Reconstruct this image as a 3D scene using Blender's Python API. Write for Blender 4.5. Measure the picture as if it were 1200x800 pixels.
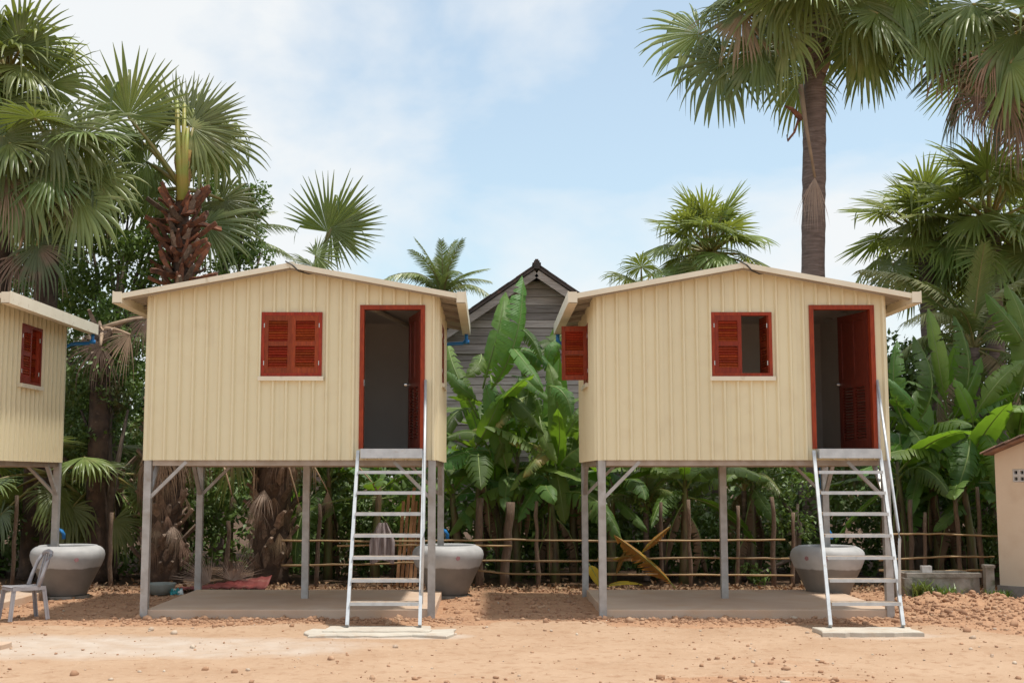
import bpy, math, random
import numpy as np
from mathutils import Vector, Matrix, noise as mnoise

for o in list(bpy.data.objects): bpy.data.objects.remove(o)
S = bpy.context.scene
COL = S.collection
RAD = math.radians

# ------------------------------------------------------------------ camera, sky, sun, exposure
F_PX, CAM_Z, VPX = 1450.0, 1.9, 574.0
PITCH = math.atan(157.0 / F_PX)
cam = bpy.data.cameras.new('camera'); camo = bpy.data.objects.new('camera', cam); COL.objects.link(camo)
cam.sensor_width = 36; cam.lens = 36 * F_PX / 1200; cam.shift_x = (600 - VPX) / 1200
cam.clip_end = 3000
camo.location = (0, 0, CAM_Z); camo.rotation_euler = (math.pi / 2 + PITCH, 0, 0)
S.camera = camo

SUN_EL, SUN_AZ = RAD(75), RAD(97)        # azimuth from +Y towards +X: high noon sun from the right, a touch behind the house fronts
w = bpy.data.worlds.new('World'); S.world = w; w.use_nodes = True
nt = w.node_tree; N = nt.nodes; L = nt.links
for n in list(N): N.remove(n)
out = N.new('ShaderNodeOutputWorld'); bg = N.new('ShaderNodeBackground'); bg.inputs['Strength'].default_value = 0.15
sky = N.new('ShaderNodeTexSky'); sky.sky_type = 'NISHITA'; sky.sun_disc = False
sky.sun_elevation = SUN_EL; sky.sun_rotation = SUN_AZ; sky.air_density = 1.0; sky.dust_density = 1.6; sky.ozone_density = 1.0
tc = N.new('ShaderNodeTexCoord')
mp = N.new('ShaderNodeMapping'); mp.inputs['Scale'].default_value = (1.0, 1.0, 1.9); mp.inputs['Location'].default_value = (0.138, 4.525, 0.778)
n1 = N.new('ShaderNodeTexNoise'); n1.inputs['Scale'].default_value = 2.6; n1.inputs['Detail'].default_value = 9; n1.inputs['Roughness'].default_value = 0.52
n1.inputs['Distortion'].default_value = 0.25
cr = N.new('ShaderNodeValToRGB'); cr.color_ramp.elements[0].position = 0.42; cr.color_ramp.elements[1].position = 0.57
cr.color_ramp.elements[0].color = (0.30, 0.30, 0.30, 1); cr.color_ramp.elements[1].color = (0.97, 0.97, 0.97, 1)
mx = N.new('ShaderNodeMixRGB'); mx.inputs[2].default_value = (4.05, 4.15, 4.2, 1)
L.new(tc.outputs['Generated'], mp.inputs['Vector']); L.new(mp.outputs['Vector'], n1.inputs['Vector'])
L.new(n1.outputs['Fac'], cr.inputs['Fac']); L.new(cr.outputs['Color'], mx.inputs[0]); tint = N.new('ShaderNodeMixRGB'); tint.blend_type = 'MULTIPLY'; tint.inputs[0].default_value = 1; tint.inputs[2].default_value = (0.84, 0.93, 0.85, 1); L.new(sky.outputs['Color'], tint.inputs[1]); L.new(tint.outputs['Color'], mx.inputs[1])
L.new(mx.outputs['Color'], bg.inputs['Color']); L.new(bg.outputs['Background'], out.inputs['Surface'])

sd = bpy.data.lights.new('sun', 'SUN'); sd.energy = 2.5; sd.angle = RAD(3); sd.color = (1.0, 0.95, 0.86)
so = bpy.data.objects.new('sun', sd); COL.objects.link(so)
sdir = Vector((math.sin(SUN_AZ) * math.cos(SUN_EL), math.cos(SUN_AZ) * math.cos(SUN_EL), math.sin(SUN_EL)))
so.rotation_euler = (-sdir).to_track_quat('-Z', 'Y').to_euler(); so.location = (8, 30, 40)
vs = S.view_settings; vs.view_transform = 'Standard'; vs.look = 'None'; vs.gamma = 1.0; vs.exposure = 0.60; vs.use_curve_mapping = False
S.cycles.max_bounces = 8; S.cycles.diffuse_bounces = 4; S.cycles.transmission_bounces = 4; S.cycles.transparent_max_bounces = 6

def P(px, py, Y):
    """point at depth Y seen at pixel (px, py) of the 1200 x 800 photograph"""
    u = (px - VPX) / F_PX; v = (400 - py) / F_PX
    c, s = math.cos(PITCH), math.sin(PITCH)
    d = Vector((u, c - v * s, s + v * c))
    return Vector((0, 0, CAM_Z)) + d * (Y / d.y)

# ------------------------------------------------------------------ materials
def pmat(name, c1, c2=None, scale=4.0, rough=0.6, bump=0.0, bscale=60.0, metal=0.0, objvar=0.0, transl=0.0, spec=0.5,
         detail=4.0, pos=(0.35, 0.65), c3=None, s3=12.0, p3=(0.6, 0.75), stretch=None, huevar=0.0, tcol=None, coat=0.0, veins=0.0):
    m = bpy.data.materials.new(name); m.use_nodes = True
    t = m.node_tree; n = t.nodes; l = t.links
    b = n['Principled BSDF']; o = n['Material Output']
    tcn = n.new('ShaderNodeTexCoord'); vec = tcn.outputs['Object']
    if stretch:
        mpn = n.new('ShaderNodeMapping'); mpn.inputs['Scale'].default_value = stretch; l.new(vec, mpn.inputs['Vector']); vec = mpn.outputs['Vector']
    oi = n.new('ShaderNodeObjectInfo')
    va = n.new('ShaderNodeVectorMath'); va.operation = 'ADD'
    vm = n.new('ShaderNodeVectorMath'); vm.operation = 'SCALE'; vm.inputs[0].default_value = (37, 51, 23); l.new(oi.outputs['Random'], vm.inputs['Scale'])
    l.new(vec, va.inputs[0]); l.new(vm.outputs[0], va.inputs[1]); vec = va.outputs[0]
    def nz(sc, dt=detail):
        x = n.new('ShaderNodeTexNoise'); x.inputs['Scale'].default_value = sc; x.inputs['Detail'].default_value = dt; l.new(vec, x.inputs['Vector']); return x.outputs['Fac']
    def ramp(fac, p, lo, hi):
        r = n.new('ShaderNodeMapRange'); r.inputs['From Min'].default_value = p[0]; r.inputs['From Max'].default_value = p[1]
        r.inputs['To Min'].default_value = lo; r.inputs['To Max'].default_value = hi; l.new(fac, r.inputs['Value']); return r.outputs['Result']
    def mix(fac, a, c):
        x = n.new('ShaderNodeMixRGB'); l.new(fac, x.inputs[0])
        if isinstance(a, tuple): x.inputs[1].default_value = (*a, 1)
        else: l.new(a, x.inputs[1])
        x.inputs[2].default_value = (*c, 1); return x.outputs['Color']
    col = None
    if c2: col = mix(ramp(nz(scale), pos, 0, 1), c1, c2)
    if c3: col = mix(ramp(nz(s3), p3, 0, 1), col if col is not None else c1, c3)
    if objvar or huevar:
        h = n.new('ShaderNodeHueSaturation')
        if col is None: h.inputs['Color'].default_value = (*c1, 1)
        else: l.new(col, h.inputs['Color'])
        l.new(ramp(oi.outputs['Random'], (0, 1), 1 - objvar, 1 + objvar), h.inputs['Value'])
        if huevar:
            f = n.new('ShaderNodeMath'); f.operation = 'FRACT'; g = n.new('ShaderNodeMath'); g.operation = 'MULTIPLY'; g.inputs[1].default_value = 7.31
            l.new(oi.outputs['Random'], g.inputs[0]); l.new(g.outputs[0], f.inputs[0])
            l.new(ramp(f.outputs[0], (0, 1), 0.5 - huevar, 0.5 + huevar), h.inputs['Hue'])
        col = h.outputs['Color']
    if col is None: b.inputs['Base Color'].default_value = (*c1, 1)
    else: l.new(col, b.inputs['Base Color'])
    b.inputs['Roughness'].default_value = rough; b.inputs['Metallic'].default_value = metal; b.inputs['Specular IOR Level'].default_value = spec
    if coat: b.inputs['Coat Weight'].default_value = coat
    if veins:
        wv = n.new('ShaderNodeTexWave'); wv.bands_direction = 'Y'; wv.inputs['Scale'].default_value = 26; wv.inputs['Distortion'].default_value = 1.5; wv.inputs['Detail'].default_value = 2
        l.new(tcn.outputs['Object'], wv.inputs['Vector']); bn = n.new('ShaderNodeBump'); bn.inputs['Strength'].default_value = veins; bn.inputs['Distance'].default_value = 0.02
        l.new(wv.outputs['Fac'], bn.inputs['Height']); l.new(bn.outputs['Normal'], b.inputs['Normal'])
    elif bump:
        bn = n.new('ShaderNodeBump'); bn.inputs['Strength'].default_value = bump; bn.inputs['Distance'].default_value = 0.02
        l.new(nz(bscale, 6), bn.inputs['Height']); l.new(bn.outputs['Normal'], b.inputs['Normal'])
    if transl:
        tr = n.new('ShaderNodeBsdfTranslucent'); ms = n.new('ShaderNodeMixShader'); ms.inputs[0].default_value = transl
        if tcol: tr.inputs['Color'].default_value = (*tcol, 1)
        elif col is not None: l.new(col, tr.inputs['Color'])
        else: tr.inputs['Color'].default_value = (*c1, 1)
        l.new(b.outputs[0], ms.inputs[1]); l.new(tr.outputs[0], ms.inputs[2]); l.new(ms.outputs[0], o.inputs['Surface'])
    return m

M = {}
M['cream'] = pmat('cream_sheet_metal', (0.765, 0.69, 0.475), (0.75, 0.672, 0.458), scale=1.2, rough=0.42, c3=(0.70, 0.61, 0.41), s3=3.0, p3=(0.55, 0.85), bump=0.06, bscale=3.5, objvar=0.025)
M['cream_trim'] = pmat('cream_trim', (0.78, 0.72, 0.58), (0.73, 0.66, 0.52), scale=3, rough=0.45, c3=(0.5, 0.42, 0.29), s3=9, p3=(0.62, 0.8))
M['roof_under'] = pmat('roof_sheet', (0.42, 0.37, 0.31), (0.34, 0.29, 0.24), scale=2.5, rough=0.5)
M['lining'] = pmat('interior_lining', (0.74, 0.69, 0.63), (0.68, 0.63, 0.57), scale=1.5, rough=0.7)
M['floor_ply'] = pmat('floor_board', (0.44, 0.37, 0.30), (0.38, 0.31, 0.25), scale=4, rough=0.6)
M['red'] = pmat('red_varnished_wood', (0.31, 0.046, 0.012), (0.22, 0.028, 0.009), scale=5, spec=0.25, rough=0.38, objvar=0.22, huevar=0.008, stretch=(9, 9, 1.5), c3=(0.40, 0.055, 0.018), s3=4, p3=(0.55, 0.8))
M['dark_red'] = pmat('dark_red_wood', (0.17, 0.030, 0.016), (0.12, 0.022, 0.013), scale=5, rough=0.38, objvar=0.15, stretch=(9, 9, 1.5))
M['galv'] = pmat('galvanised_steel', (0.46, 0.45, 0.44), (0.36, 0.345, 0.33), scale=7, rough=0.5, metal=0.35, c3=(0.30, 0.26, 0.22), s3=5, p3=(0.56, 0.8), bump=0.08, bscale=30)
M['beam'] = pmat('floor_beam_steel', (0.42, 0.35, 0.29), (0.34, 0.27, 0.21), scale=5, rough=0.6, metal=0.15)
M['ladder'] = pmat('silver_painted_steel', (0.58, 0.60, 0.62), (0.48, 0.50, 0.52), scale=9, rough=0.4, metal=0.3, c3=(0.42, 0.39, 0.35), s3=14, p3=(0.62, 0.8))
M['tread_top'] = pmat('dusty_tread_top', (0.36, 0.24, 0.15), (0.46, 0.38, 0.30), scale=14, rough=0.8)
M['steel_knob'] = pmat('brushed_steel', (0.62, 0.60, 0.56), rough=0.25, metal=0.9)
M['blue'] = pmat('blue_plastic', (0.02, 0.20, 0.50), (0.02, 0.16, 0.42), scale=8, rough=0.35)
M['teal'] = pmat('teal_plastic', (0.05, 0.38, 0.42), (0.65, 0.72, 0.72), scale=7, rough=0.35, pos=(0.48, 0.52))
M['black'] = pmat('black_rubber', (0.02, 0.02, 0.02), rough=0.5)
M['slab'] = pmat('concrete_slab', (0.60, 0.46, 0.35), (0.54, 0.39, 0.285), scale=1.6, rough=0.85, c3=(0.56, 0.38, 0.25), s3=2.4, p3=(0.5, 0.75), bump=0.15, bscale=40)
M['step'] = pmat('pale_concrete', (0.56, 0.51, 0.43), (0.48, 0.42, 0.35), scale=5, rough=0.9, c3=(0.47, 0.36, 0.26), s3=6, p3=(0.55, 0.75), bump=0.25, bscale=30)
M['old_concrete'] = pmat('old_concrete', (0.34, 0.31, 0.27), (0.20, 0.17, 0.14), scale=5, rough=0.9, c3=(0.11, 0.11, 0.07), s3=7, p3=(0.56, 0.72), bump=0.5, bscale=18)
M['chair'] = pmat('grey_plastic', (0.34, 0.325, 0.34), (0.28, 0.265, 0.28), scale=6, rough=0.45)
M['red_sheet'] = pmat('faded_red_sheet', (0.25, 0.045, 0.04), (0.17, 0.035, 0.03), scale=3, rough=0.55, c3=(0.28, 0.14, 0.10), s3=5, p3=(0.6, 0.8))
M['basin'] = pmat('grey_basin', (0.30, 0.33, 0.31), (0.22, 0.24, 0.22), scale=6, rough=0.5)
M['plaster'] = pmat('ochre_plaster', (0.78, 0.64, 0.49), (0.74, 0.59, 0.44), scale=1.6, rough=0.85, c3=(0.66, 0.50, 0.36), s3=2.2, p3=(0.56, 0.8), bump=0.15, bscale=30)
M['plinth'] = pmat('cement_plinth', (0.30, 0.27, 0.24), (0.20, 0.18, 0.16), scale=6, rough=0.9, bump=0.4, bscale=25)
M['tile'] = pmat('weathered_roof_tile', (0.24, 0.13, 0.085), (0.13, 0.08, 0.06), scale=5, rough=0.85, objvar=0.3, bump=0.3, bscale=30)
M['vent'] = pmat('white_vent_block', (0.62, 0.60, 0.58), (0.5, 0.48, 0.46), scale=9, rough=0.8)
M['dark'] = pmat('shade_backing', (0.02, 0.018, 0.016), rough=0.9)  # near black backing; shade behind vent blocks and planks is put into the colour
M['plank'] = pmat('weathered_plank', (0.42, 0.35, 0.31), (0.27, 0.215, 0.185), scale=3.0, rough=0.85, objvar=0.35, stretch=(0.7, 9, 9), c3=(0.50, 0.44, 0.40), s3=2.4, p3=(0.56, 0.75), bump=0.4, bscale=9)
M['old_roof'] = pmat('old_roof', (0.10, 0.07, 0.06), (0.055, 0.042, 0.038), scale=5, rough=0.9, objvar=0.2, c3=(0.19, 0.10, 0.075), s3=6, p3=(0.56, 0.72), bump=0.5, bscale=14)
M['bamboo'] = pmat('bamboo_rail', (0.42, 0.28, 0.14), (0.30, 0.19, 0.09), scale=5, rough=0.6, objvar=0.2)
M['stake'] = pmat('grey_timber_stake', (0.19, 0.125, 0.085), (0.10, 0.066, 0.046), scale=5, rough=0.9, objvar=0.35, stretch=(6, 6, 1.2), c3=(0.28, 0.20, 0.15), s3=5, p3=(0.58, 0.75), bump=0.5, bscale=18)
M['plankwood'] = pmat('tan_timber', (0.34, 0.17, 0.075), (0.24, 0.115, 0.05), scale=4, rough=0.75, objvar=0.25, stretch=(8, 8, 1))
M['cloth'] = pmat('pale_cloth', (0.42, 0.36, 0.36), (0.22, 0.17, 0.17), scale=9, rough=0.9, stretch=(3, 3, 0.4))
M['fan'] = pmat('palm_leaf', (0.200, 0.245, 0.072), (0.130, 0.175, 0.052), scale=1.6, rough=0.36, objvar=0.36, huevar=0.022, transl=0.28, tcol=(0.29, 0.35, 0.05), c3=(0.33, 0.33, 0.14), s3=2.2, p3=(0.54, 0.8))
M['fan_bright'] = pmat('bright_palm_leaf', (0.230, 0.285, 0.070), (0.140, 0.195, 0.050), scale=1.6, rough=0.36, objvar=0.32, huevar=0.022, transl=0.33, tcol=(0.36, 0.42, 0.06), c3=(0.38, 0.37, 0.16), s3=2.2, p3=(0.55, 0.8))
M['fan_dead'] = pmat('dead_palm_leaf', (0.33, 0.21, 0.135), (0.19, 0.115, 0.075), scale=2.5, rough=0.7, objvar=0.35, huevar=0.012, transl=0.12, c3=(0.34, 0.23, 0.15), s3=3, p3=(0.56, 0.75))
M['fan_pale'] = pmat('bleached_palm_leaf', (0.46, 0.35, 0.28), (0.34, 0.24, 0.18), scale=3, rough=0.7, objvar=0.2, transl=0.1)
M['fan_half'] = pmat('browning_palm_leaf', (0.12, 0.15, 0.055), (0.26, 0.17, 0.10), scale=1.5, rough=0.55, objvar=0.25, huevar=0.01, transl=0.15, pos=(0.48, 0.6))
M['stalk'] = pmat('palm_stalk', (0.19, 0.20, 0.05), (0.26, 0.19, 0.06), scale=4, rough=0.5, objvar=0.25)
M['stalk_dead'] = pmat('dead_palm_stalk', (0.42, 0.30, 0.20), (0.30, 0.20, 0.13), scale=4, rough=0.7, objvar=0.25)
M['spear'] = pmat('yellow_green_stalk', (0.26, 0.30, 0.06), (0.34, 0.27, 0.06), scale=4, rough=0.5, objvar=0.2)
M['boot'] = pmat('leaf_base_boot', (0.26, 0.095, 0.045), (0.11, 0.05, 0.035), scale=6, rough=0.8, objvar=0.4, c3=(0.30, 0.14, 0.07), s3=8, p3=(0.58, 0.75), bump=0.3, bscale=30)
M['boot_dry'] = pmat('dry_leaf_base', (0.26, 0.18, 0.13), (0.13, 0.088, 0.064), scale=6, rough=0.85, objvar=0.45, c3=(0.32, 0.24, 0.18), s3=8, p3=(0.56, 0.72), bump=0.3, bscale=30)
M['boot_yellow'] = pmat('fresh_leaf_base', (0.36, 0.24, 0.06), (0.24, 0.12, 0.045), scale=6, rough=0.6, objvar=0.25)
M['trunk'] = pmat('palm_trunk', (0.20, 0.145, 0.125), (0.12, 0.085, 0.072), scale=3.5, rough=0.9, stretch=(1, 1, 7), c3=(0.27, 0.205, 0.18), s3=4, p3=(0.55, 0.75), bump=0.6, bscale=6)
M['shaggy'] = pmat('shaggy_trunk', (0.10, 0.062, 0.042), (0.05, 0.032, 0.024), scale=6, rough=0.9, c3=(0.19, 0.12, 0.08), s3=9, p3=(0.6, 0.75), bump=0.8, bscale=18)
M['coco'] = pmat('coconut_leaf', (0.20, 0.245, 0.075), (0.14, 0.18, 0.06), scale=1.5, rough=0.38, objvar=0.3, huevar=0.015, transl=0.25, tcol=(0.18, 0.24, 0.05), c3=(0.20, 0.20, 0.08), s3=2, p3=(0.58, 0.8))
M['coco_pale'] = pmat('pale_coconut_leaf', (0.34, 0.34, 0.17), (0.24, 0.26, 0.11), scale=1.5, rough=0.38, objvar=0.2, transl=0.25, tcol=(0.3, 0.34, 0.1))
M['coco_dead'] = pmat('dry_coconut_leaf', (0.30, 0.22, 0.12), (0.20, 0.14, 0.08), scale=2, rough=0.6, objvar=0.2, transl=0.15)
M['rachis'] = pmat('coconut_rachis', (0.26, 0.23, 0.08), (0.20, 0.17, 0.07), scale=4, rough=0.5)
M['banana'] = pmat('banana_leaf', (0.130, 0.230, 0.044), (0.075, 0.160, 0.036), scale=2.0, rough=0.46, objvar=0.42, huevar=0.03, transl=0.34, tcol=(0.25, 0.42, 0.03), c3=(0.10, 0.17, 0.035), s3=3, p3=(0.58, 0.8), veins=0.35, spec=0.5)
M['banana_bright'] = pmat('young_banana_leaf', (0.13, 0.25, 0.028), (0.10, 0.20, 0.026), scale=2.0, rough=0.36, objvar=0.2, huevar=0.01, transl=0.4, tcol=(0.26, 0.46, 0.03), spec=0.4)
M['banana_edge'] = pmat('yellowing_banana_leaf', (0.14, 0.19, 0.04), (0.34, 0.27, 0.07), scale=2.4, rough=0.5, objvar=0.15, transl=0.25, pos=(0.45, 0.62))
M['banana_dead'] = pmat('dead_banana_leaf', (0.40, 0.20, 0.03), (0.24, 0.11, 0.03), scale=3, rough=0.6, objvar=0.2, transl=0.25, c3=(0.50, 0.36, 0.04), s3=3, p3=(0.55, 0.68))
M['banana_brown'] = pmat('brown_banana_leaf', (0.17, 0.105, 0.06), (0.10, 0.06, 0.035), scale=4, rough=0.8, objvar=0.3, transl=0.1)
M['banana_yellow'] = pmat('yellow_banana_leaf', (0.58, 0.42, 0.02), (0.50, 0.33, 0.02), scale=3, rough=0.5, transl=0.25)
M['midrib'] = pmat('banana_midrib', (0.20, 0.27, 0.075), (0.16, 0.22, 0.06), scale=3, rough=0.45)
M['bstem'] = pmat('banana_stem', (0.13, 0.15, 0.05), (0.17, 0.11, 0.06), scale=2.5, rough=0.55, objvar=0.25, stretch=(4, 4, 0.8), c3=(0.09, 0.055, 0.035), s3=3, p3=(0.5, 0.68))
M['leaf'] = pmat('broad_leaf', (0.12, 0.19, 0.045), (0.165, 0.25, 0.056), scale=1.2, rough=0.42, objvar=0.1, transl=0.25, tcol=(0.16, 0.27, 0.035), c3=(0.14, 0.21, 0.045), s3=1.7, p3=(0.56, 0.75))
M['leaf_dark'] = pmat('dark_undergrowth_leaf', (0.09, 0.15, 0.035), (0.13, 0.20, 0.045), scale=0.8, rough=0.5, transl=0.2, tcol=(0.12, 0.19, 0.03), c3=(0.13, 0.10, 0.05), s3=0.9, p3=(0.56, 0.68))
M['bark'] = pmat('grey_bark', (0.16, 0.12, 0.09), (0.09, 0.066, 0.05), scale=5, rough=0.9, bump=0.5, bscale=20)
M['grass'] = pmat('weed', (0.12, 0.19, 0.035), (0.18, 0.22, 0.05), scale=3, rough=0.5, transl=0.3)
M['litter'] = pmat('leaf_litter', (0.26, 0.15, 0.075), (0.14, 0.08, 0.045), scale=2.5, rough=0.8, c3=(0.42, 0.29, 0.15), s3=6, p3=(0.56, 0.7))
M['clod'] = pmat('soil_clod', (0.45, 0.26, 0.155), (0.33, 0.18, 0.105), scale=1.3, rough=0.95, c3=(0.54, 0.37, 0.24), s3=3, p3=(0.55, 0.75))
M['stone'] = pmat('pale_stone', (0.45, 0.37, 0.29), (0.34, 0.24, 0.17), scale=2, rough=0.9, objvar=0.3)

# rain jar: pale upper half, darker lower half, small pink painted flowers on the shoulder
def jar_mat():
    m = bpy.data.materials.new('glazed_jar_cement'); m.use_nodes = True; t = m.node_tree; n = t.nodes; l = t.links; b = n['Principled BSDF']
    tcn = n.new('ShaderNodeTexCoord'); sp = n.new('ShaderNodeSeparateXYZ'); l.new(tcn.outputs['Object'], sp.inputs[0])
    nz = n.new('ShaderNodeTexNoise'); nz.inputs['Scale'].default_value = 5; nz.inputs['Detail'].default_value = 5; l.new(tcn.outputs['Object'], nz.inputs['Vector'])
    ad = n.new('ShaderNodeMath'); ad.operation = 'MULTIPLY_ADD'; ad.inputs[1].default_value = 0.05; l.new(nz.outputs['Fac'], ad.inputs[0]); l.new(sp.outputs['Z'], ad.inputs[2])
    mr = n.new('ShaderNodeMapRange'); mr.inputs['From Min'].default_value = 0.455; mr.inputs['From Max'].default_value = 0.475; l.new(ad.outputs[0], mr.inputs['Value'])
    m1 = n.new('ShaderNodeMixRGB'); m1.inputs[1].default_value = (0.20, 0.18, 0.16, 1); m1.inputs[2].default_value = (0.46, 0.46, 0.46, 1); l.new(mr.outputs[0], m1.inputs[0])
    m2 = n.new('ShaderNodeMixRGB'); m2.blend_type = 'MULTIPLY'; m2.inputs[0].default_value = 0.45; l.new(m1.outputs[0], m2.inputs[1]); l.new(nz.outputs['Fac'], m2.inputs[2])
    hs = n.new('ShaderNodeHueSaturation'); hs.inputs['Value'].default_value = 1.25; l.new(m2.outputs[0], hs.inputs['Color']); l.new(hs.outputs[0], b.inputs['Base Color'])
    b.inputs['Roughness'].default_value = 0.6
    bn = n.new('ShaderNodeBump'); bn.inputs['Strength'].default_value = 0.15; bn.inputs['Distance'].default_value = 0.02; l.new(nz.outputs['Fac'], bn.inputs['Height']); l.new(bn.outputs[0], b.inputs['Normal'])
    return m
M['jar'] = jar_mat()
M['pink'] = pmat('faded_pink_paint', (0.34, 0.13, 0.15), (0.36, 0.22, 0.22), scale=30, rough=0.6)

# ground: vertex masks (soil, cement) tint fine noise
def ground_mat():
    m = bpy.data.materials.new('bare_ground'); m.use_nodes = True; t = m.node_tree; n = t.nodes; l = t.links; b = n['Principled BSDF']
    g = n.new('ShaderNodeNewGeometry')
    at = n.new('ShaderNodeVertexColor'); at.layer_name = 'mask'; sp = n.new('ShaderNodeSeparateColor'); l.new(at.outputs['Color'], sp.inputs[0])
    def nz(s, d=6, r=0.6):
        x = n.new('ShaderNodeTexNoise'); x.inputs['Scale'].default_value = s; x.inputs['Detail'].default_value = d; x.inputs['Roughness'].default_value = r
        l.new(g.outputs['Position'], x.inputs['Vector']); return x.outputs['Fac']
    def rmp(f, a, c):
        r = n.new('ShaderNodeMapRange'); r.inputs['From Min'].default_value = a; r.inputs['From Max'].default_value = c; l.new(f, r.inputs['Value']); return r.outputs[0]
    def mix(f, a, c):
        x = n.new('ShaderNodeMixRGB')
        l.new(f, x.inputs[0])
        for k, v in ((1, a), (2, c)):
            if isinstance(v, tuple): x.inputs[k].default_value = (*v, 1)
            else: l.new(v, x.inputs[k])
        return x.outputs[0]
    sand = mix(rmp(nz(0.9), 0.35, 0.65), (0.49, 0.335, 0.225), (0.43, 0.28, 0.18))
    sand = mix(rmp(nz(7.0), 0.52, 0.72), sand, (0.36, 0.215, 0.13))
    sand = mix(rmp(nz(26.0), 0.60, 0.75), sand, (0.57, 0.43, 0.31))
    soil = mix(rmp(nz(5.0), 0.35, 0.65), (0.47, 0.275, 0.165), (0.36, 0.20, 0.118))
    soil = mix(rmp(nz(20.0), 0.55, 0.7), soil, (0.54, 0.37, 0.24))
    cem = mix(rmp(nz(3.0), 0.35, 0.65), (0.58, 0.52, 0.46), (0.50, 0.42, 0.35))
    def thr(ch, s, rng_=(0.35, 0.62)):
        a = n.new('ShaderNodeMath'); a.operation = 'ADD'; l.new(sp.outputs[ch], a.inputs[0])
        q = n.new('ShaderNodeMath'); q.operation = 'MULTIPLY_ADD'; q.inputs[1].default_value = 0.7; q.inputs[2].default_value = -0.35; l.new(nz(s), q.inputs[0]); l.new(q.outputs[0], a.inputs[1])
        return rmp(a.outputs[0], *rng_)
    col = mix(thr(0, 4.0), sand, soil); col = mix(thr(1, 2.6, (0.25, 1.0)), col, cem)
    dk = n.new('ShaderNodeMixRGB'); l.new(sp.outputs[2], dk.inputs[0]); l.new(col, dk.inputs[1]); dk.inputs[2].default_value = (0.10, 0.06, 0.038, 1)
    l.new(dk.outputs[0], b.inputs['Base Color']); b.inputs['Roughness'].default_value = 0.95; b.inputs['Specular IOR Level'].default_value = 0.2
    bn = n.new('ShaderNodeBump'); bn.inputs['Strength'].default_value = 0.7; bn.inputs['Distance'].default_value = 0.02; l.new(nz(22.0, 8, 0.7), bn.inputs['Height']); l.new(bn.outputs[0], b.inputs['Normal'])
    return m
M['ground'] = ground_mat()

# ------------------------------------------------------------------ mesh helpers
class MB:
    def __init__(s): s.v = []; s.f = []; s.m = []; s.smooth = False
    def add(s, vs, fs, mi=0):
        k = len(s.v); s.v += [tuple(x) for x in vs]; s.f += [tuple(i + k for i in f) for f in fs]; s.m += [mi] * len(fs); return s
    def box(s, x0, x1, y0, y1, z0, z1, mi=0):
        return s.add([(x0,y0,z0),(x1,y0,z0),(x1,y1,z0),(x0,y1,z0),(x0,y0,z1),(x1,y0,z1),(x1,y1,z1),(x0,y1,z1)],
                     [(0,3,2,1),(4,5,6,7),(0,1,5,4),(1,2,6,5),(2,3,7,6),(3,0,4,7)], mi)
    def bar(s, a, b, wd, ht, up=(0,0,1), mi=0):
        a = Vector(a); b = Vector(b); y = (b - a).normalized(); x = y.cross(Vector(up))
        if x.length < 1e-4: x = y.cross(Vector((1, 0, 0)))
        x.normalize(); z = x.cross(y)
        vs = [p + x * (sx * wd / 2) + z * (sz * ht / 2) for p in (a, b) for sx, sz in ((-1,-1),(1,-1),(1,1),(-1,1))]
        return s.add(vs, [(0,1,2,3),(7,6,5,4),(0,4,5,1),(1,5,6,2),(2,6,7,3),(3,7,4,0)], mi)
    def tube(s, pts, r, n=8, mi=0, cap=True):
        pts = [Vector(p) for p in pts]; k = len(s.v); q = len(pts); rr = r if hasattr(r, '__len__') else [r] * q
        for i, p in enumerate(pts):
            t = (pts[min(i+1,q-1)] - pts[max(i-1,0)]).normalized(); ref = Vector((0,0,1)) if abs(t.z) < 0.9 else Vector((0,1,0))
            x = t.cross(ref).normalized(); y = x.cross(t)
            for j in range(n):
                a = 2 * math.pi * j / n; s.v.append(tuple(p + (x * math.cos(a) + y * math.sin(a)) * rr[i]))
        for i in range(q - 1):
            for j in range(n):
                s.f.append((k+i*n+j, k+i*n+(j+1)%n, k+(i+1)*n+(j+1)%n, k+(i+1)*n+j)); s.m.append(mi)
        if cap:
            s.f.append(tuple(k + j for j in range(n))[::-1]); s.f.append(tuple(k+(q-1)*n+j for j in range(n))); s.m += [mi, mi]
        return s
    def lathe(s, prof, n=32, mi=0):
        k = len(s.v)
        for r, z in prof:
            for j in range(n):
                a = 2*math.pi*j/n; s.v.append((r*math.cos(a), r*math.sin(a), z))
        for i in range(len(prof)-1):
            for j in range(n):
                s.f.append((k+i*n+j, k+i*n+(j+1)%n, k+(i+1)*n+(j+1)%n, k+(i+1)*n+j)); s.m.append(mi)
        return s
    def mesh(s, name, mats, smooth=False):
        me = bpy.data.meshes.new(name); me.from_pydata(s.v, [], s.f)
        for mt in (mats if isinstance(mats, (list, tuple)) else [mats]): me.materials.append(mt)
        if len(me.materials) > 1: me.polygons.foreach_set('material_index', s.m)
        if smooth: me.polygons.foreach_set('use_smooth', [True] * len(s.f))
        me.update(); return me

def np_mesh(name, V, Fq, mat, smooth=False):
    """fast mesh from an (n,3) array and an (m,k) face array"""
    me = bpy.data.meshes.new(name); nv, nf, k = len(V), len(Fq), Fq.shape[1]
    me.vertices.add(nv); me.vertices.foreach_set('co', np.asarray(V, np.float32).ravel())
    me.loops.add(nf * k); me.loops.foreach_set('vertex_index', np.asarray(Fq, np.int32).ravel())
    me.polygons.add(nf); me.polygons.foreach_set('loop_start', np.arange(0, nf * k, k, dtype=np.int32))
    me.update(calc_edges=True); me.materials.append(mat)
    if smooth: me.polygons.foreach_set('use_smooth', [True] * nf)
    return me

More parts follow.
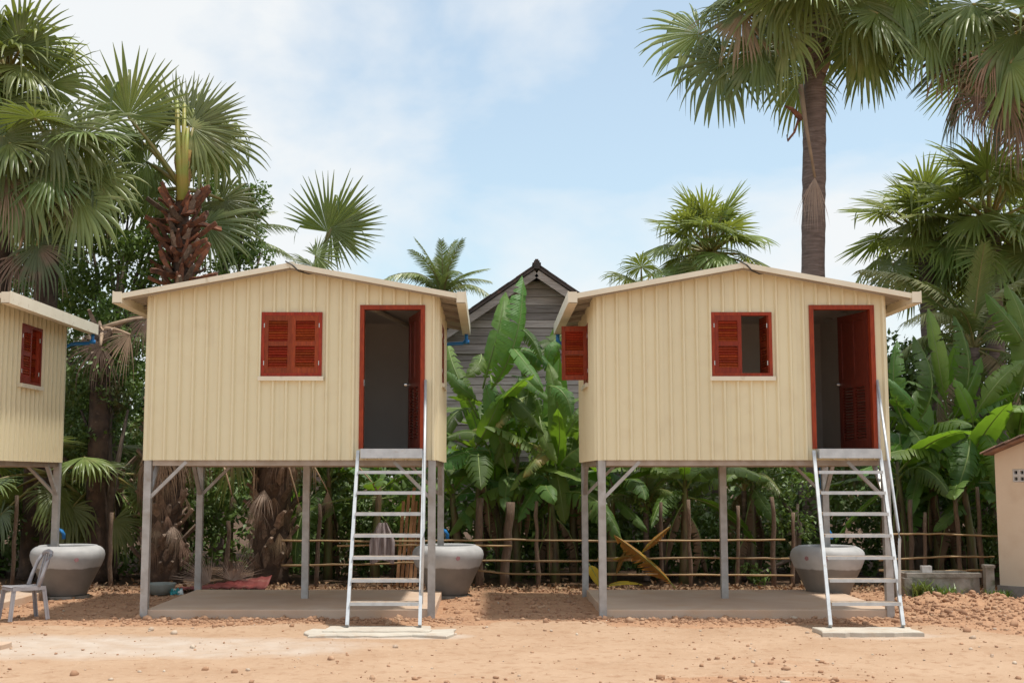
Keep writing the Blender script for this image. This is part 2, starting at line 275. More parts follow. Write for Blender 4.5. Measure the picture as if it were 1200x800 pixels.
def link(name, data, parent=None, loc=None, kind=None):
    o = bpy.data.objects.new(name, data); COL.objects.link(o)
    if parent: o.parent = parent
    if loc is not None: o.location = loc
    if kind: o['kind'] = kind
    return o
def tag(o, label, cat, group=None):
    o['label'] = label; o['category'] = cat
    if group: o['group'] = group
    return o
def thing(name, label, cat, loc=(0,0,0), group=None):
    return tag(link(name, None, None, loc), label, cat, group)
CACHE = {}
def part(name, key, fn, mats, parent, loc=None, smooth=False):
    """child mesh; meshes with the same key are shared"""
    if key not in CACHE:
        b = MB(); fn(b); CACHE[key] = b.mesh(name, mats, smooth)
    return link(name, CACHE[key], parent, loc)
def frame(p0, p1, up=(0,0,1), sx=1.0, sz=1.0):
    """matrix whose +Y runs p0 to p1 (unit = their distance), +Z towards up"""
    y = p1 - p0; ln = y.length; y = y / ln; z = Vector(up); z = z - y * z.dot(y)
    if z.length < 1e-3: z = Vector((0, -1, 0)) - y * (-y.y)
    z.normalize(); x = y.cross(z)
    m = Matrix.Identity(4)
    for i in range(3): m[i][0] = x[i]*ln*sx; m[i][1] = y[i]*ln; m[i][2] = z[i]*ln*sz; m[i][3] = p0[i]
    return m
def put(name, mesh, parent, mtx):
    o = link(name, mesh, parent)
    o.matrix_basis = (Matrix.Translation(-Vector(parent.location)) @ mtx) if parent else mtx
    return o
def sdirn(az, el):
    return Vector((math.sin(az)*math.cos(el), -math.cos(az)*math.cos(el), math.sin(el)))   # az 0 = towards the camera, +90 = right

# ------------------------------------------------------------------ ground
def smooth(a, b, x):
    t = min(1, max(0, (x - a) / (b - a))); return t * t * (3 - 2 * t)
def blob(x, y, cx, cy, rx, ry):
    d = math.hypot((x-cx)/rx, (y-cy)/ry); return 1 - smooth(0.55, 1.25, d)
MOUNDS = [(6.6, 18.6, 1.1, 0.7, 0.13), (7.6, 18.3, 0.9, 0.6, 0.10), (6.15, 17.6, 0.6, 0.6, 0.07), (7.4, 16.9, 1.2, 0.7, 0.06), (8.8, 17.6, 1.3, 0.9, 0.09),
          (0.1, 19.2, 0.9, 0.6, 0.06), (-5.9, 18.2, 1.2, 0.8, 0.05), (0.9, 18.6, 0.6, 0.6, 0.05)]
def ground_z(x, y):
    z = 0.016 * mnoise.noise((x*1.3, y*1.9, 0)) + 0.007 * mnoise.noise((x*4.1, y*5.3, 4)) + 0.02 * mnoise.noise((x*0.35, y*0.35, 5))
    rs = soil_mask(x, y)
    z += rs * (0.022 * mnoise.noise((x*3.2, y*3.2, 2)) + 0.014 * mnoise.noise((x*7.5, y*7.5, 3))) + 0.004 * mnoise.noise((x*9, y*9, 7))
    if rs < 0.9 and y < 17.5:
        dd = mnoise.voronoi((x*2.1, y*2.6, 0.0))[0][0]; z -= (1-rs) * 0.020 * math.exp(-(dd/0.24)**2)
    for cx, cy, rx, ry, h in MOUNDS:
        d = ((x-cx)/rx)**2 + ((y-cy)/ry)**2
        if d < 4: z += h * math.exp(-1.5*d) * (1 + 0.7 * mnoise.noise((x*4, y*4, 9)) + 0.5 * mnoise.noise((x*9, y*9, 6)))
    return z - 0.02
def soil_mask(x, y):
    edge = 16.25 + 0.35 * mnoise.noise((x*0.6, 3, 1)) + (0.0 if x < 5.6 else -1.3 * smooth(5.6, 6.6, x))
    if x > 0 and x < 1.5: edge += 0.5
    m = smooth(edge - 0.45, edge + 0.35, y)
    m = max(m, 0.95 * blob(x, y, 2.6, 11.95, 1.15, 0.28), 0.5 * blob(x, y, 2.8, 11.6, 2.0, 0.5), 0.42 * smooth(0.15, 0.6, mnoise.noise((x*0.45, y*0.8, 11))))
    return m
def cement_mask(x, y):
    return max(0.72 * blob(x, y, -5.2, 14.3, 3.2, 1.15), 0.6 * blob(x, y, -3.0, 14.2, 2.0, 0.95), 0.85 * blob(x, y, -1.2, 15.15, 1.1, 0.35), 0.5 * blob(x, y, 4.7, 15.2, 1.0, 0.3))
def axis(segs):
    r = []
    for a, b, st in segs: r += list(np.arange(a, b, st))
    return r + [segs[-1][1]]
XS = axis([(-900,-120,130), (-120,-30,15), (-30,-10,1.5), (-10,10,0.075), (10,30,1.5), (30,120,15), (120,900,130)])
YS = axis([(-300,-20,60), (-20,8,3), (8,10.6,0.4), (10.6,20.5,0.065), (20.5,30,0.5), (30,60,5), (60,1500,160)])
V = []; C = []
for y in YS:
    for x in XS:
        near = abs(x) <= 10.01 and 10 <= y <= 21
        V.append((x, y, ground_z(x, y) if (abs(x) < 12 and 8 < y < 24) else -0.02))
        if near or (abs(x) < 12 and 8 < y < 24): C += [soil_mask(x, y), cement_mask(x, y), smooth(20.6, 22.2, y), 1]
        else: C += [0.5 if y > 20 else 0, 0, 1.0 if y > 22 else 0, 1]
nx = len(XS); I = np.arange(len(V)).reshape(len(YS), nx)
Fq = np.stack([I[:-1,:-1], I[:-1,1:], I[1:,1:], I[1:,:-1]], -1).reshape(-1, 4)
gm = np_mesh('ground', np.array(V), Fq, M['ground'], True)
ca = gm.color_attributes.new('mask', 'FLOAT_COLOR', 'POINT'); ca.data.foreach_set('color', np.array(C, np.float32))
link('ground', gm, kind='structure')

# loose clods and stones lying on the soil: one uncounted mass
def ico():
    t = (1 + 5**0.5) / 2
    v = np.array([(-1,t,0),(1,t,0),(-1,-t,0),(1,-t,0),(0,-1,t),(0,1,t),(0,-1,-t),(0,1,-t),(t,0,-1),(t,0,1),(-t,0,-1),(-t,0,1)]) / math.sqrt(1+t*t)
    f = np.array([(0,11,5),(0,5,1),(0,1,7),(0,7,10),(0,10,11),(1,5,9),(5,11,4),(11,10,2),(10,7,6),(7,1,8),(3,9,4),(3,4,2),(3,2,6),(3,6,8),(3,8,9),(4,9,5),(2,4,11),(6,2,10),(8,6,7),(9,8,1)])
    return v, f
IV, IF = ico()
def clods(name, spots, mat, seed):
    r = np.random.RandomState(seed); VV = []; FF = []; k = 0
    for x, y, sz in spots:
        v = IV * (1 + r.uniform(-0.35, 0.35, (12, 1))); a = r.uniform(0, 6.28); c, s_ = math.cos(a), math.sin(a)
        v = v * np.array([1, r.uniform(0.6, 1), r.uniform(0.5, 0.95)]) * sz
        v = np.stack([v[:,0]*c - v[:,1]*s_, v[:,0]*s_ + v[:,1]*c, v[:,2]], -1) + np.array([x, y, ground_z(x, y) + sz*0.25])
        VV.append(v); FF.append(IF + k); k += 12
    return link(name, np_mesh(name, np.concatenate(VV), np.concatenate(FF), mat), kind='stuff')
rr = random.Random(4)
spots = []
for hx in (-4.73, 1.48):
    for _ in range(900):
        x = rr.uniform(hx-0.3, hx+4.4); y = 17.0 - abs(rr.gauss(0, 0.28)); spots.append((x, y, min(0.06, 0.006 + rr.expovariate(1/0.012))))
for _ in range(60000):
    x = rr.uniform(-9, 9.5); y = rr.uniform(11, 21.3); s_ = soil_mask(x, y)
    if 20.9 < y: s_ *= 0.6
    if rr.random() > s_ * 0.26 + 0.035: continue
    if any(hx - 0.05 < x < hx + 4.05 and 17.0 < y < 20.0 for hx in (-4.73, 1.48)): continue
    spots.append((x, y, min(0.07, 0.006 + rr.expovariate(1/0.009)) * (1.0 if s_ > 0.3 else 0.6)))
for cx, cy, rx, ry, h in MOUNDS[:5]:
    for _ in range(520):
        x, y = rr.gauss(cx, rx*0.8), rr.gauss(cy, ry*0.9); spots.append((x, y, min(0.09, 0.004 + rr.expovariate(1/0.011))))
for px, py, sz in ((388,770,0.05),(275,785,0.045),(86,787,0.05),(240,781,0.04),(920,782,0.05),(612,721,0.05),(598,722,0.04),(640,728,0.05),(822,778,0.03),(150,725,0.04),(97,760,0.02)):
    q = P(px, py, 15); d = (Vector((0,0,CAM_Z)) - q); tt = CAM_Z / d.z; g = Vector((0,0,CAM_Z)) - d * tt
    spots.append((g.x, g.y, sz))
tag(clods('soil_clods', spots, M['clod'], 2), 'loose reddish soil clods and crumbs scattered over the bare yard', 'soil clods')
spots = [(rr.uniform(-8, 9), rr.uniform(11, 19), 0.008 + rr.expovariate(1/0.010)) for _ in range(240)]
spots = [(x, y, min(s_, 0.05)) for x, y, s_ in spots if not any(hx - 0.05 < x < hx + 4.05 and 17.0 < y < 20.0 for hx in (-4.73, 1.48))]
tag(clods('pale_pebbles', spots, M['stone'], 3), 'small pale pebbles and rubble bits strewn over the sandy yard', 'pebbles')

# ------------------------------------------------------------------ stilt houses
W, D, ZB = 3.99, 3.2, 2.11            # wall width, depth, underside height
OV, OVF, OVB = 0.31, 0.25, 0.27       # roof overhangs
ZE, ZR = 4.335, 4.76                   # roof sheet underside height at eave tip, at ridge
def roof_z(x): return ZR - (ZR - ZE) * abs(x - W/2) / (W/2 + OV)
RIB, RW, RT = 0.184, 0.031, 0.040
def rib_profile(length):
    pts = [(0.0, 0.0)]; x = RIB * 0.5
    while x + RW < length:
        pts += [(x - RW, 0), (x - RW*0.35, RT), (x + RW*0.35, RT), (x + RW, 0)]; x += RIB
    pts.append((length, 0)); return pts
def corrugated(b, length, ztop, zbot, holes, put_pt, mi=0, xr=None):
    """vertical ribbed sheet; holes = (x0,x1,z0,z1); put_pt(x, out, z) gives the 3-D point"""
    prof = rib_profile(length); xs = sorted(set([p[0] for p in prof] + [h[i] for h in holes for i in (0, 1)] + [length/2] + list(xr or ())))
    yo = np.interp(xs, [p[0] for p in prof], [p[1] for p in prof])
    for i in range(len(xs)-1):
        xa, xb = xs[i], xs[i+1]
        if xb - xa < 1e-6 or (xr and not xr[0] < (xa+xb)/2 < xr[1]): continue
        xm = (xa + xb)/2; hs = sorted([h for h in holes if h[0] < xm < h[1]], key=lambda h: h[2])
        lo = (zbot, zbot)
        for h in hs + [None]:
            hi = (h[2], h[2]) if h else (ztop(xa), ztop(xb))
            if min(hi) > max(lo) + 1e-4:
                b.add([put_pt(xa, yo[i], lo[0]), put_pt(xb, yo[i+1], lo[1]), put_pt(xb, yo[i+1], hi[1]), put_pt(xa, yo[i], hi[0])], [(0,1,2,3)], mi)
            if h: lo = (h[3], h[3])
def flat_wall(b, length, ztop, zbot, holes, put_pt):
    xs = sorted(set([0, length, length/2] + [h[i] for h in holes for i in (0,1)]))
    for i in range(len(xs)-1):
        xa, xb = xs[i], xs[i+1]; xm = (xa+xb)/2; hs = sorted([h for h in holes if h[0] < xm < h[1]], key=lambda h: h[2]); lo = zbot
        for h in hs + [None]:
            ha, hb = (h[2], h[2]) if h else (ztop(xa), ztop(xb))
            b.add([put_pt(xa,0,lo), put_pt(xb,0,lo), put_pt(xb,0,hb), put_pt(xa,0,ha)], [(0,1,2,3)])
            if h: lo = h[3]
WX0, WX1, WZ0, WZ1 = 1.575, 2.415, 3.255, 4.145    # front window opening
DX0, DX1, DZ0, DZ1 = 2.935, 3.835, 2.265, 4.245    # door opening
SY0, SY1 = 1.18, 2.02                               # side window along the depth
FRONT_HOLES = [(WX0, WX1, WZ0, WZ1), (DX0, DX1, DZ0, DZ1)]
SIDE_HOLES = [(SY0, SY1, WZ0, WZ1)]
LW, LH = 0.375, 0.80                                # shutter leaf
def shutter_mesh(b):     # hinge edge at x = 0, leaf runs +x, outer face towards -y
    st = 0.055
    b.box(0, st, -0.018, 0.018, 0, LH); b.box(LW-st, LW, -0.018, 0.018, 0, LH)
    for z0, z1 in ((0, 0.075), (LH*0.5-0.025, LH*0.5+0.04), (LH-0.075, LH)): b.box(st, LW-st, -0.016, 0.016, z0, z1)
def slat_mesh(b):
    a = RAD(52); l2 = 0.023; t = 0.005; x0, x1 = 0.05, LW-0.05; c, s_ = math.cos(a), math.sin(a)
    pr = [(-l2*c - t*s_, -l2*s_ + t*c), (-l2*c + t*s_, -l2*s_ - t*c), (l2*c + t*s_, l2*s_ - t*c), (l2*c - t*s_, l2*s_ + t*c)]
    b.add([(x, y, z) for x in (x0, x1) for y, z in pr], [(0,1,2,3),(7,6,5,4),(0,4,5,1),(1,5,6,2),(2,6,7,3),(3,7,4,0)])
def shutter(h, loc, rotz, mirror=False, label=None):
    o = part('shutter', 'shutter', shutter_mesh, M['red'], h, loc)
    o.rotation_euler = (0, 0, rotz)
    if mirror: o.scale = (-1, 1, 1)
    if label: o['label'] = label
    for z in [0.075 + 0.0365*(i+0.5) for i in range(8)] + [LH*0.5 + 0.04 + 0.0355*(i+0.5) for i in range(8)]:
        part('slat', 'slat', slat_mesh, M['red'], o, (0, 0, z + 0.002))
    for z in (0.14, LH-0.14):
        part('hinge', 'hinge', lambda b: b.tube([(0,0,-0.03),(0,0,0.03)], 0.008, 6), M['steel_knob'], o, (-0.004, -0.02, z))
def window_frame(b):     # opening local x 0..0.84, z 0..0.89, jambs standing 15 mm proud of the wall
    w_, h_, t = 0.84, 0.89, 0.045
    b.box(0, t, -0.035, 0.06, 0, h_); b.box(w_-t, w_, -0.035, 0.06, 0, h_); b.box(t, w_-t, -0.033, 0.06, h_-t, h_); b.box(t, w_-t, -0.033, 0.06, 0, t)
DLW, DLH = 0.765, 1.90
def door_leaf(b):        # hinge at x = 0, leaf runs -x
    st = 0.095
    b.box(-st, 0, -0.02, 0.02, 0, DLH); b.box(-DLW, -DLW+st, -0.02, 0.02, 0, DLH)
    for z0, z1 in ((0, 0.12), (0.86, 1.0), (DLH-0.1, DLH)): b.box(-DLW+st, -st, -0.018, 0.018, z0, z1)
    b.box(-DLW/2-0.03, -DLW/2+0.03, -0.018, 0.018, 0.12, 0.86); b.box(-DLW/2-0.03, -DLW/2+0.03, -0.018, 0.018, 1.0, DLH-0.1)
    b.box(-DLW+st, -st, -0.007, 0.007, 1.0, DLH-0.1)
def door_slat(b):
    a = RAD(38); l2 = 0.024; t = 0.005; c, s_ = math.cos(a), math.sin(a)
    pr = [(-l2*c - t*s_, -l2*s_ + t*c), (-l2*c + t*s_, -l2*s_ - t*c), (l2*c + t*s_, l2*s_ - t*c), (l2*c - t*s_, l2*s_ + t*c)]
    b.add([(x, y, z) for x in (-DLW+0.09, -0.09) for y, z in pr], [(0,1,2,3),(7,6,5,4),(0,4,5,1),(1,5,6,2),(2,6,7,3),(3,7,4,0)])
def sheet_slope(b, side, z_off=0.0, y0=-OVF, y1=D+OVB):
    """ribbed roof sheet from ridge to eave; ribs run down the slope"""
    prof = rib_profile(y1 - y0); xr, xe = W/2, (W + OV if side > 0 else -OV)
    for i in range(len(prof)-1):
        (ya, oa), (yb, ob) = prof[i], prof[i+1]
        q = [(xr, y0+ya, ZR+z_off+oa), (xe, y0+ya, ZE+z_off+oa), (xe, y0+yb, ZE+z_off+ob), (xr, y0+yb, ZR+z_off+ob)]
        b.add(q, [(0,1,2,3) if side > 0 else (3,2,1,0)])
def make_house(x0, label, front_open, left_state, right_state, brace_seed=0):
    h = thing('stilt_house', label, 'house', (x0, 17.0, 0), 'cream stilt houses standing in a row')
    wz = lambda x: roof_z(x) - 0.012
    for k, (xa, xb) in enumerate(((0, 0.92), (0.92, 1.84), (1.84, 2.76), (2.76, W))):
        part('front_wall_sheet', 'fw%d' % k, lambda b: corrugated(b, W, wz, ZB, FRONT_HOLES, lambda x, o, z: (x, -o, z), 0, (xa, xb)), M['cream'], h, (0, -0.003*(k % 2), 0))
    part('back_wall', 'bw', lambda b: corrugated(b, W, wz, ZB, [(2.2, 3.04, WZ0, WZ1)], lambda x, o, z: (W-x, D+o, z)), M['cream'], h)
    part('side_wall', 'lw', lambda b: corrugated(b, D, lambda x: roof_z(0)-0.01, ZB, SIDE_HOLES, lambda x, o, z: (-o, D-x, z) if False else (-o, x, z)), M['cream'], h)
    part('side_wall', 'rw', lambda b: corrugated(b, D, lambda x: roof_z(W)-0.01, ZB, SIDE_HOLES, lambda x, o, z: (W+o, x, z)), M['cream'], h)
    for x in (-0.004, W-0.036):
        for y in (-0.006, D-0.034): part('corner_trim', 'ct', lambda b: b.box(0, 0.04, 0, 0.04, ZB-0.003, roof_z(0)-0.02), M['cream'], h, (x, y, 0))
    def lining(b):
        t = 0.06
        flat_wall(b, W-2*t, lambda x: 4.40, ZB+0.1, [(a-t, c-t, z0, z1) for a, c, z0, z1 in FRONT_HOLES], lambda x, o, z: (x+t, t, z))
        flat_wall(b, W-2*t, lambda x: 4.40, ZB+0.1, [(W-t-3.04, W-t-2.2, WZ0, WZ1)], lambda x, o, z: (x+t, D-t, z))
        flat_wall(b, D-2*t, lambda x: 4.40, ZB+0.1, [(SY0-t, SY1-t, WZ0, WZ1)], lambda x, o, z: (t, x+t, z))
        flat_wall(b, D-2*t, lambda x: 4.40, ZB+0.1, [(SY0-t, SY1-t, WZ0, WZ1)], lambda x, o, z: (W-t, x+t, z))
    part('interior_lining', 'lining', lining, M['lining'], h)
    part('ceiling', 'ceil', lambda b: b.box(0.02, W-0.02, 0.02, D-0.02, 4.37, 4.385), M['lining'], h)
    part('floor', 'floor', lambda b: b.box(0.02, W-0.02, 0.02, D-0.02, ZB+0.09, ZB+0.125), M['floor_ply'], h)
    part('ceiling_batten', 'batten', lambda b: b.bar((2.95, 0.5, 4.30), (3.45, D-0.1, 4.30), 0.05, 0.05), M['cream_trim'], h)
    # floor frame
    for y in (0.055, D/2, D-0.055): part('floor_beam', 'fbx', lambda b: b.box(0.11, W-0.11, -0.03, 0.03, ZB-0.075, ZB+0.02), M['beam'], h, (0, y, 0))
    for x in (0.055, W-0.055): part('floor_beam', 'fby', lambda b: b.box(-0.028, 0.028, 0.11, D-0.11, ZB-0.07, ZB+0.015), M['beam'], h, (x, 0, 0))
    # posts and braces
    for x in (0.052, W-0.052):
        for y in (0.052, D-0.052): part('post', 'post', lambda b: b.box(-0.05, 0.05, -0.05, 0.05, -0.08, ZB+0.03), M['galv'], h, (x, y, 0))
    part('post', 'post', None, None, h, (W/2, D/2, 0))
    zb, zt, ln = 1.60, ZB-0.02, 0.52
    for x, sx in ((0.052, 1), (W-0.052, -1)):
        for y in (0.052, D-0.052): part('brace', 'br%d' % sx, lambda b: b.bar((0.03*sx, 0, zb), (ln*sx, 0, zt), 0.045, 0.06, (0, 1, 0)), M['galv'], h, (x, y, 0))
    for x in (0.052, W-0.052):
        for y, sy in ((0.052, 1), (D-0.052, -1)): part('brace', 'by%d' % sy, lambda b: b.bar((0, 0.03*sy, zb), (0, ln*sy, zt), 0.045, 0.06, (1, 0, 0)), M['galv'], h, (x, y, 0))
    # roof
    for sd_ in (-1, 1):
        r = part('roof_sheet', 'roof%d' % sd_, lambda b: sheet_slope(b, sd_), M['roof_under'], h)
        for y in (-OVF+0.06, D*0.25, D*0.5, D*0.75, D+OVB-0.06): part('rafter', 'raf%d' % sd_, lambda b: b.bar((W/2, 0, ZR-0.028), ((W+OV-0.03 if sd_ > 0 else -OV+0.03), 0, ZE-0.023), 0.05, 0.045), M['roof_under'], r, (0, y, 0))
        for y in (-OVF-0.018, D+OVB+0.018): part('verge_trim', 'ver%d' % sd_, lambda b: b.bar((W/2, 0, ZR), ((W+OV if sd_ > 0 else -OV), 0, ZE), 0.03, 0.070), M['cream_trim'], r, (0, y, 0))
        xe = W + OV if sd_ > 0 else -OV
        def gutter(b):
            a0, a1 = -OVF-0.05, D+OVB+0.05; x_in, x_out = (xe-0.02*sd_, xe+0.10*sd_); lo, hi = ZE-0.10, ZE+0.055
            xa, xb = min(x_in, x_out), max(x_in, x_out); t = 0.008
            b.box(xa, xb, a0, a1, lo, lo+t); b.box(x_out-t/2, x_out+t/2, a0-0.002, a1+0.002, lo-0.002, hi+0.012); b.box(x_in-t/2, x_in+t/2, a0+0.002, a1-0.002, lo-0.001, hi-0.03)
            b.box(xa, xb, a0, a0+t, lo+0.001, hi); b.box(xa, xb, a1-t, a1, lo+0.001, hi)
        g = part('gutter', 'gut%d' % sd_, gutter, M['cream_trim'], h)
    part('ridge_cap', 'ridge', lambda b: [b.bar((W/2, -OVF-0.03, ZR+0.036), (W/2, D+OVB+0.03, ZR+0.036), 0.10, 0.018), ], M['cream_trim'], h)
    part('cable', 'cable', lambda b: b.tube([(W/2-0.06, -OVF-0.05, ZR+0.05), (W/2+0.03, -OVF-0.06, ZR+0.0), (W/2+0.12, -OVF-0.02, ZR-0.08), (W/2+0.24, -OVF+0.10, ZR-0.10), (W/2+0.36, -OVF+0.2, ZR-0.075)], 0.010, 6), M['black'], h)
    # downpipe from the back end of the right-hand gutter to the rain jar
    def pipe(b):
        yb = D + OVB - 0.03
        b.tube([(W+OV+0.04, yb, ZE-0.09), (W+OV+0.04, yb, ZE-0.21), (W+OV-0.02, yb, ZE-0.25), (W+0.0, yb, ZE-0.27), (W-0.07, yb-0.05, ZE-0.31), (W-0.075, D+0.05, ZE-0.5), (W-0.075, D+0.05, 1.3), (W-0.06, D+0.05, 1.06), (W+0.02, D+0.05, 1.01), (W+0.05, D+0.05, 0.96), (W+0.055, D+0.05, 0.88)], 0.030, 10)
        b.tube([(W+OV+0.04, yb, ZE-0.20), (W+OV+0.04, yb, ZE-0.26)], 0.05, 10)
    part('downpipe', 'pipe', pipe, M['blue'], h, smooth=True)
    # the left-hand gutter drains the same way
    def pipe_l(b):
        yb = D + OVB - 0.03
        b.tube([(-OV-0.04, yb, ZE-0.09), (-OV-0.04, yb, ZE-0.21), (-OV+0.02, yb, ZE-0.25), (-0.02, yb, ZE-0.27), (0.4, yb, ZE-0.29)], 0.034, 10)
    part('downpipe', 'pipel', pipe_l, M['blue'], h, smooth=True)
    # windows
    fw = part('window_frame', 'wf', window_frame, M['red'], h, (WX0, 0, WZ0))
    part('sill', 'sill', lambda b: b.box(-0.03, 0.87, -0.075, -0.001, -0.06, -0.002), M['cream_trim'], h, (WX0, 0, WZ0))
    shutter(h, (WX0+0.045, -0.012, WZ0+0.045), 0)
    if front_open: shutter(h, (WX1-0.045, -0.012, WZ0+0.045), RAD(-86), True, 'right shutter leaf swung open into the room')
    else: shutter(h, (WX1-0.045, -0.012, WZ0+0.045), 0, True)
    bw = part('window_frame', 'wf', window_frame, M['red'], h, (W-2.2, D, WZ0)); bw.rotation_euler = (0, 0, math.pi)
    for mir in (0, 1):
        shutter(h, (W-2.2-0.045 if not mir else W-3.04+0.045, D+0.012, WZ0+0.045), math.pi, bool(mir))
    for side, st in ((-1, left_state), (1, right_state)):
        # looking at the wall from outside: left wall -> x axis runs towards the camera; right wall -> away from it
        rz = -math.pi/2 if side < 0 else math.pi/2
        ox = 0 if side < 0 else W; near, far = SY0, SY1
        o = part('window_frame', 'wf', window_frame, M['red'], h, (ox, far if side < 0 else near, WZ0)); o.rotation_euler = (0, 0, rz)
        s2 = part('sill', 'sill', None, None, h, (ox, far if side < 0 else near, WZ0)); s2.rotation_euler = (0, 0, rz)
        xo = ox + 0.012*side
        if side < 0:     # far jamb is the frame's left
            shutter(h, (xo, far-0.045, WZ0+0.045), rz + (RAD(84) if st == 'in' else 0))
            if st == 'out': shutter(h, (xo-0.03, near+0.045, WZ0+0.045), math.pi + RAD(-92) + math.pi/2 + RAD(0), False, 'shutter leaf swung out square to the wall')
            else: shutter(h, (xo, near+0.045, WZ0+0.045), rz, True)
        else:
            shutter(h, (xo, near+0.045, WZ0+0.045), rz)
            shutter(h, (xo, far-0.045, WZ0+0.045), rz + (RAD(-80) if st == 'half' else 0), True)
    # door
    def dframe(b):
        t = 0.06
        b.box(DX0, DX0+t, -0.032, 0.09, DZ0, DZ1); b.box(DX1-t, DX1, -0.032, 0.09, DZ0, DZ1); b.box(DX0+t, DX1-t, -0.03, 0.088, DZ1-t, DZ1)
    part('door_frame', 'dframe', dframe, M['red'], h)
    d = part('door', 'door', door_leaf, M['dark_red'], h, (DX1-0.062, 0.07, DZ0+0.01)); d.rotation_euler = (0, 0, RAD(-75))
    for z in [0.12 + 0.041*(i+0.5) for i in range(18)]: part('slat', 'dslat', door_slat, M['dark_red'], d, (0, 0, z))
    part('handle', 'knob', lambda b: (b.tube([(0,-0.075,0),(0,0.075,0)], 0.012, 8), b.tube([(0,-0.095,0),(0,-0.06,0)], [0.02,0.028], 10), b.tube([(0,0.06,0),(0,0.095,0)], [0.028,0.02], 10)), M['steel_knob'], d, (-DLW+0.055, 0, 0.92))
    part('lock_plate', 'lockp', lambda b: b.box(DX0+0.055, DX0+0.066, 0.0, 0.03, DZ0+0.86, DZ0+0.95), M['steel_knob'], h)
    return h
HX = (-10.94, -4.73, 1.48)
make_house(HX[0], 'cream stilt house cut off by the left edge, only its side wall showing', False, 'shut', 'half')
make_house(HX[1], 'cream stilt house with its front window shutters closed', False, 'shut', 'shut')
make_house(HX[2], 'cream stilt house with one front shutter open and a shutter swung out sideways', True, 'out', 'shut')

SLAB_L = ('low concrete slab under the house at the left edge', 'low concrete slab under the house with closed front shutters', 'low concrete slab under the house with the half open window')
for x0, lb in zip(HX, SLAB_L):
    b = MB(); b.box(x0+0.06, x0+W-0.012, 17.03, 17.0+D-0.2, -0.1, 0.10)
    me = b.mesh('concrete_slab', M['slab']); o = tag(link('concrete_slab', me), lb, 'slab', 'concrete slabs under the houses')
    bv = o.modifiers.new('bevel', 'BEVEL'); bv.width = 0.012; bv.segments = 2

# steel stair ladders
def make_ladder(x0, skew, label, rdx):
    top_y, bot_y = 16.93, 15.60; zt, zb = 2.20, 0.05; xl, xr = x0 + DX0 + 0.0, x0 + DX1 + 0.0; wtop = xr - xl
    lad = thing('stair_ladder', label, 'ladder', (x0 + DX0 + 0.45 + skew, bot_y, 0.07), 'steel stair ladders'); off = -Vector(lad.location)
    def pt(x, t, dz=0): return Vector((x + skew*t, top_y + (bot_y-top_y)*t, zt + (zb-zt)*t + dz)) + off
    def mk(name, fn, mat, smooth=False):
        b = MB(); fn(b); return link(name, b.mesh(name, mat, smooth), lad)
    for x in (xl, xr): mk('stringer', lambda b: b.bar(pt(x, 0, 0.02), pt(x, 1, 0), 0.042, 0.085, (0, 0, 1)), M['ladder'])
    mk('top_plate', lambda b: b.box(xl+0.045+off.x, xr-0.022+off.x, 16.80+off.y, 16.985+off.y, 2.135+off.z, 2.262+off.z), M['ladder'])
    for i in range(7):
        t = (i + 0.85) / 7.9
        def tread(b):
            p = pt(0, t); xa, xb = xl + 0.021 + skew*t + off.x, xr - 0.021 + skew*t + off.x
            b.box(xa, xb, p.y-0.10, p.y+0.08, p.z-0.014, p.z-0.006, 1); b.box(xa, xb, p.y-0.108, p.y-0.101, p.z-0.045, p.z-0.003, 0)
            b.box(xa, xb, p.y+0.081, p.y+0.087, p.z-0.045, p.z-0.004, 0)
        mk('tread', tread, [M['ladder'], M['tread_top']])
    xh = xr + 0.012
    def rail(b):
        a = Vector((xh, 16.97, 3.20)) + off; e = pt(xh+rdx, 0.86, 0.80); f = pt(xh+rdx-0.02, 0.86, -0.05)
        b.tube([a, a.lerp(e, 0.5), a.lerp(e, 0.97), e + Vector((0, -0.02, -0.05)), e.lerp(f, 0.2), f], 0.019, 8)
    mk('handrail', rail, M['ladder'], True)
    mk('rail_post', lambda b: b.tube([Vector((xh, 16.965, 2.0)) + off, Vector((xh, 16.965, 3.19)) + off], 0.017, 8), M['ladder'], True)
make_ladder(HX[1], 0.03, 'silver steel ladder leaning at the doorway beside the closed window', 0.02)
make_ladder(HX[2], -0.20, 'silver steel ladder leaning at the doorway of the house on the right', 0.01)
def pad(name, x0, x1, y0, y1, z1, label, seed, mat='step', jit=1.0):
    r = random.Random(seed); b = MB(); n = 10; top = []
    ring = [(x0 + (x1-x0)*i/n, y0) for i in range(n)] + [(x1, y0 + (y1-y0)*i/3) for i in range(3)] + [(x1 - (x1-x0)*i/n, y1) for i in range(n)] + [(x0, y1 - (y1-y0)*i/3) for i in range(3)]
    ring = [(x + r.uniform(-0.02, 0.02)*jit, y + r.uniform(-0.015, 0.015)*jit) for x, y in ring]; q = len(ring)
    b.add([(x, y, -0.06) for x, y in ring] + [(x, y, z1 - 0.008) for x, y in ring] + [(x*0.985 + (x0+x1)/2*0.015, y*0.97 + (y0+y1)/2*0.03, z1) for x, y in ring],
          [(i, (i+1) % q, q+(i+1) % q, q+i) for i in range(q)] + [(q+i, q+(i+1) % q, 2*q+(i+1) % q, 2*q+i) for i in range(q)] + [tuple(range(2*q, 3*q))])
    return tag(link(name, b.mesh(name, M[mat])), label, 'slab')
pad('step_slab', -2.02, -0.72, 15.26, 15.76, 0.035, 'pale concrete step slab under the ladder of the closed window house', 1)
pad('cement_spill', -2.25, -0.42, 14.98, 15.62, 0.018, 'thin flat spill of pale cement around the step slab', 2, 'step', 5.0)
pad('step_slab', 4.02, 5.20, 15.16, 15.68, 0.03, 'narrow concrete step slab under the right hand ladder', 3, 'step', 2.0)
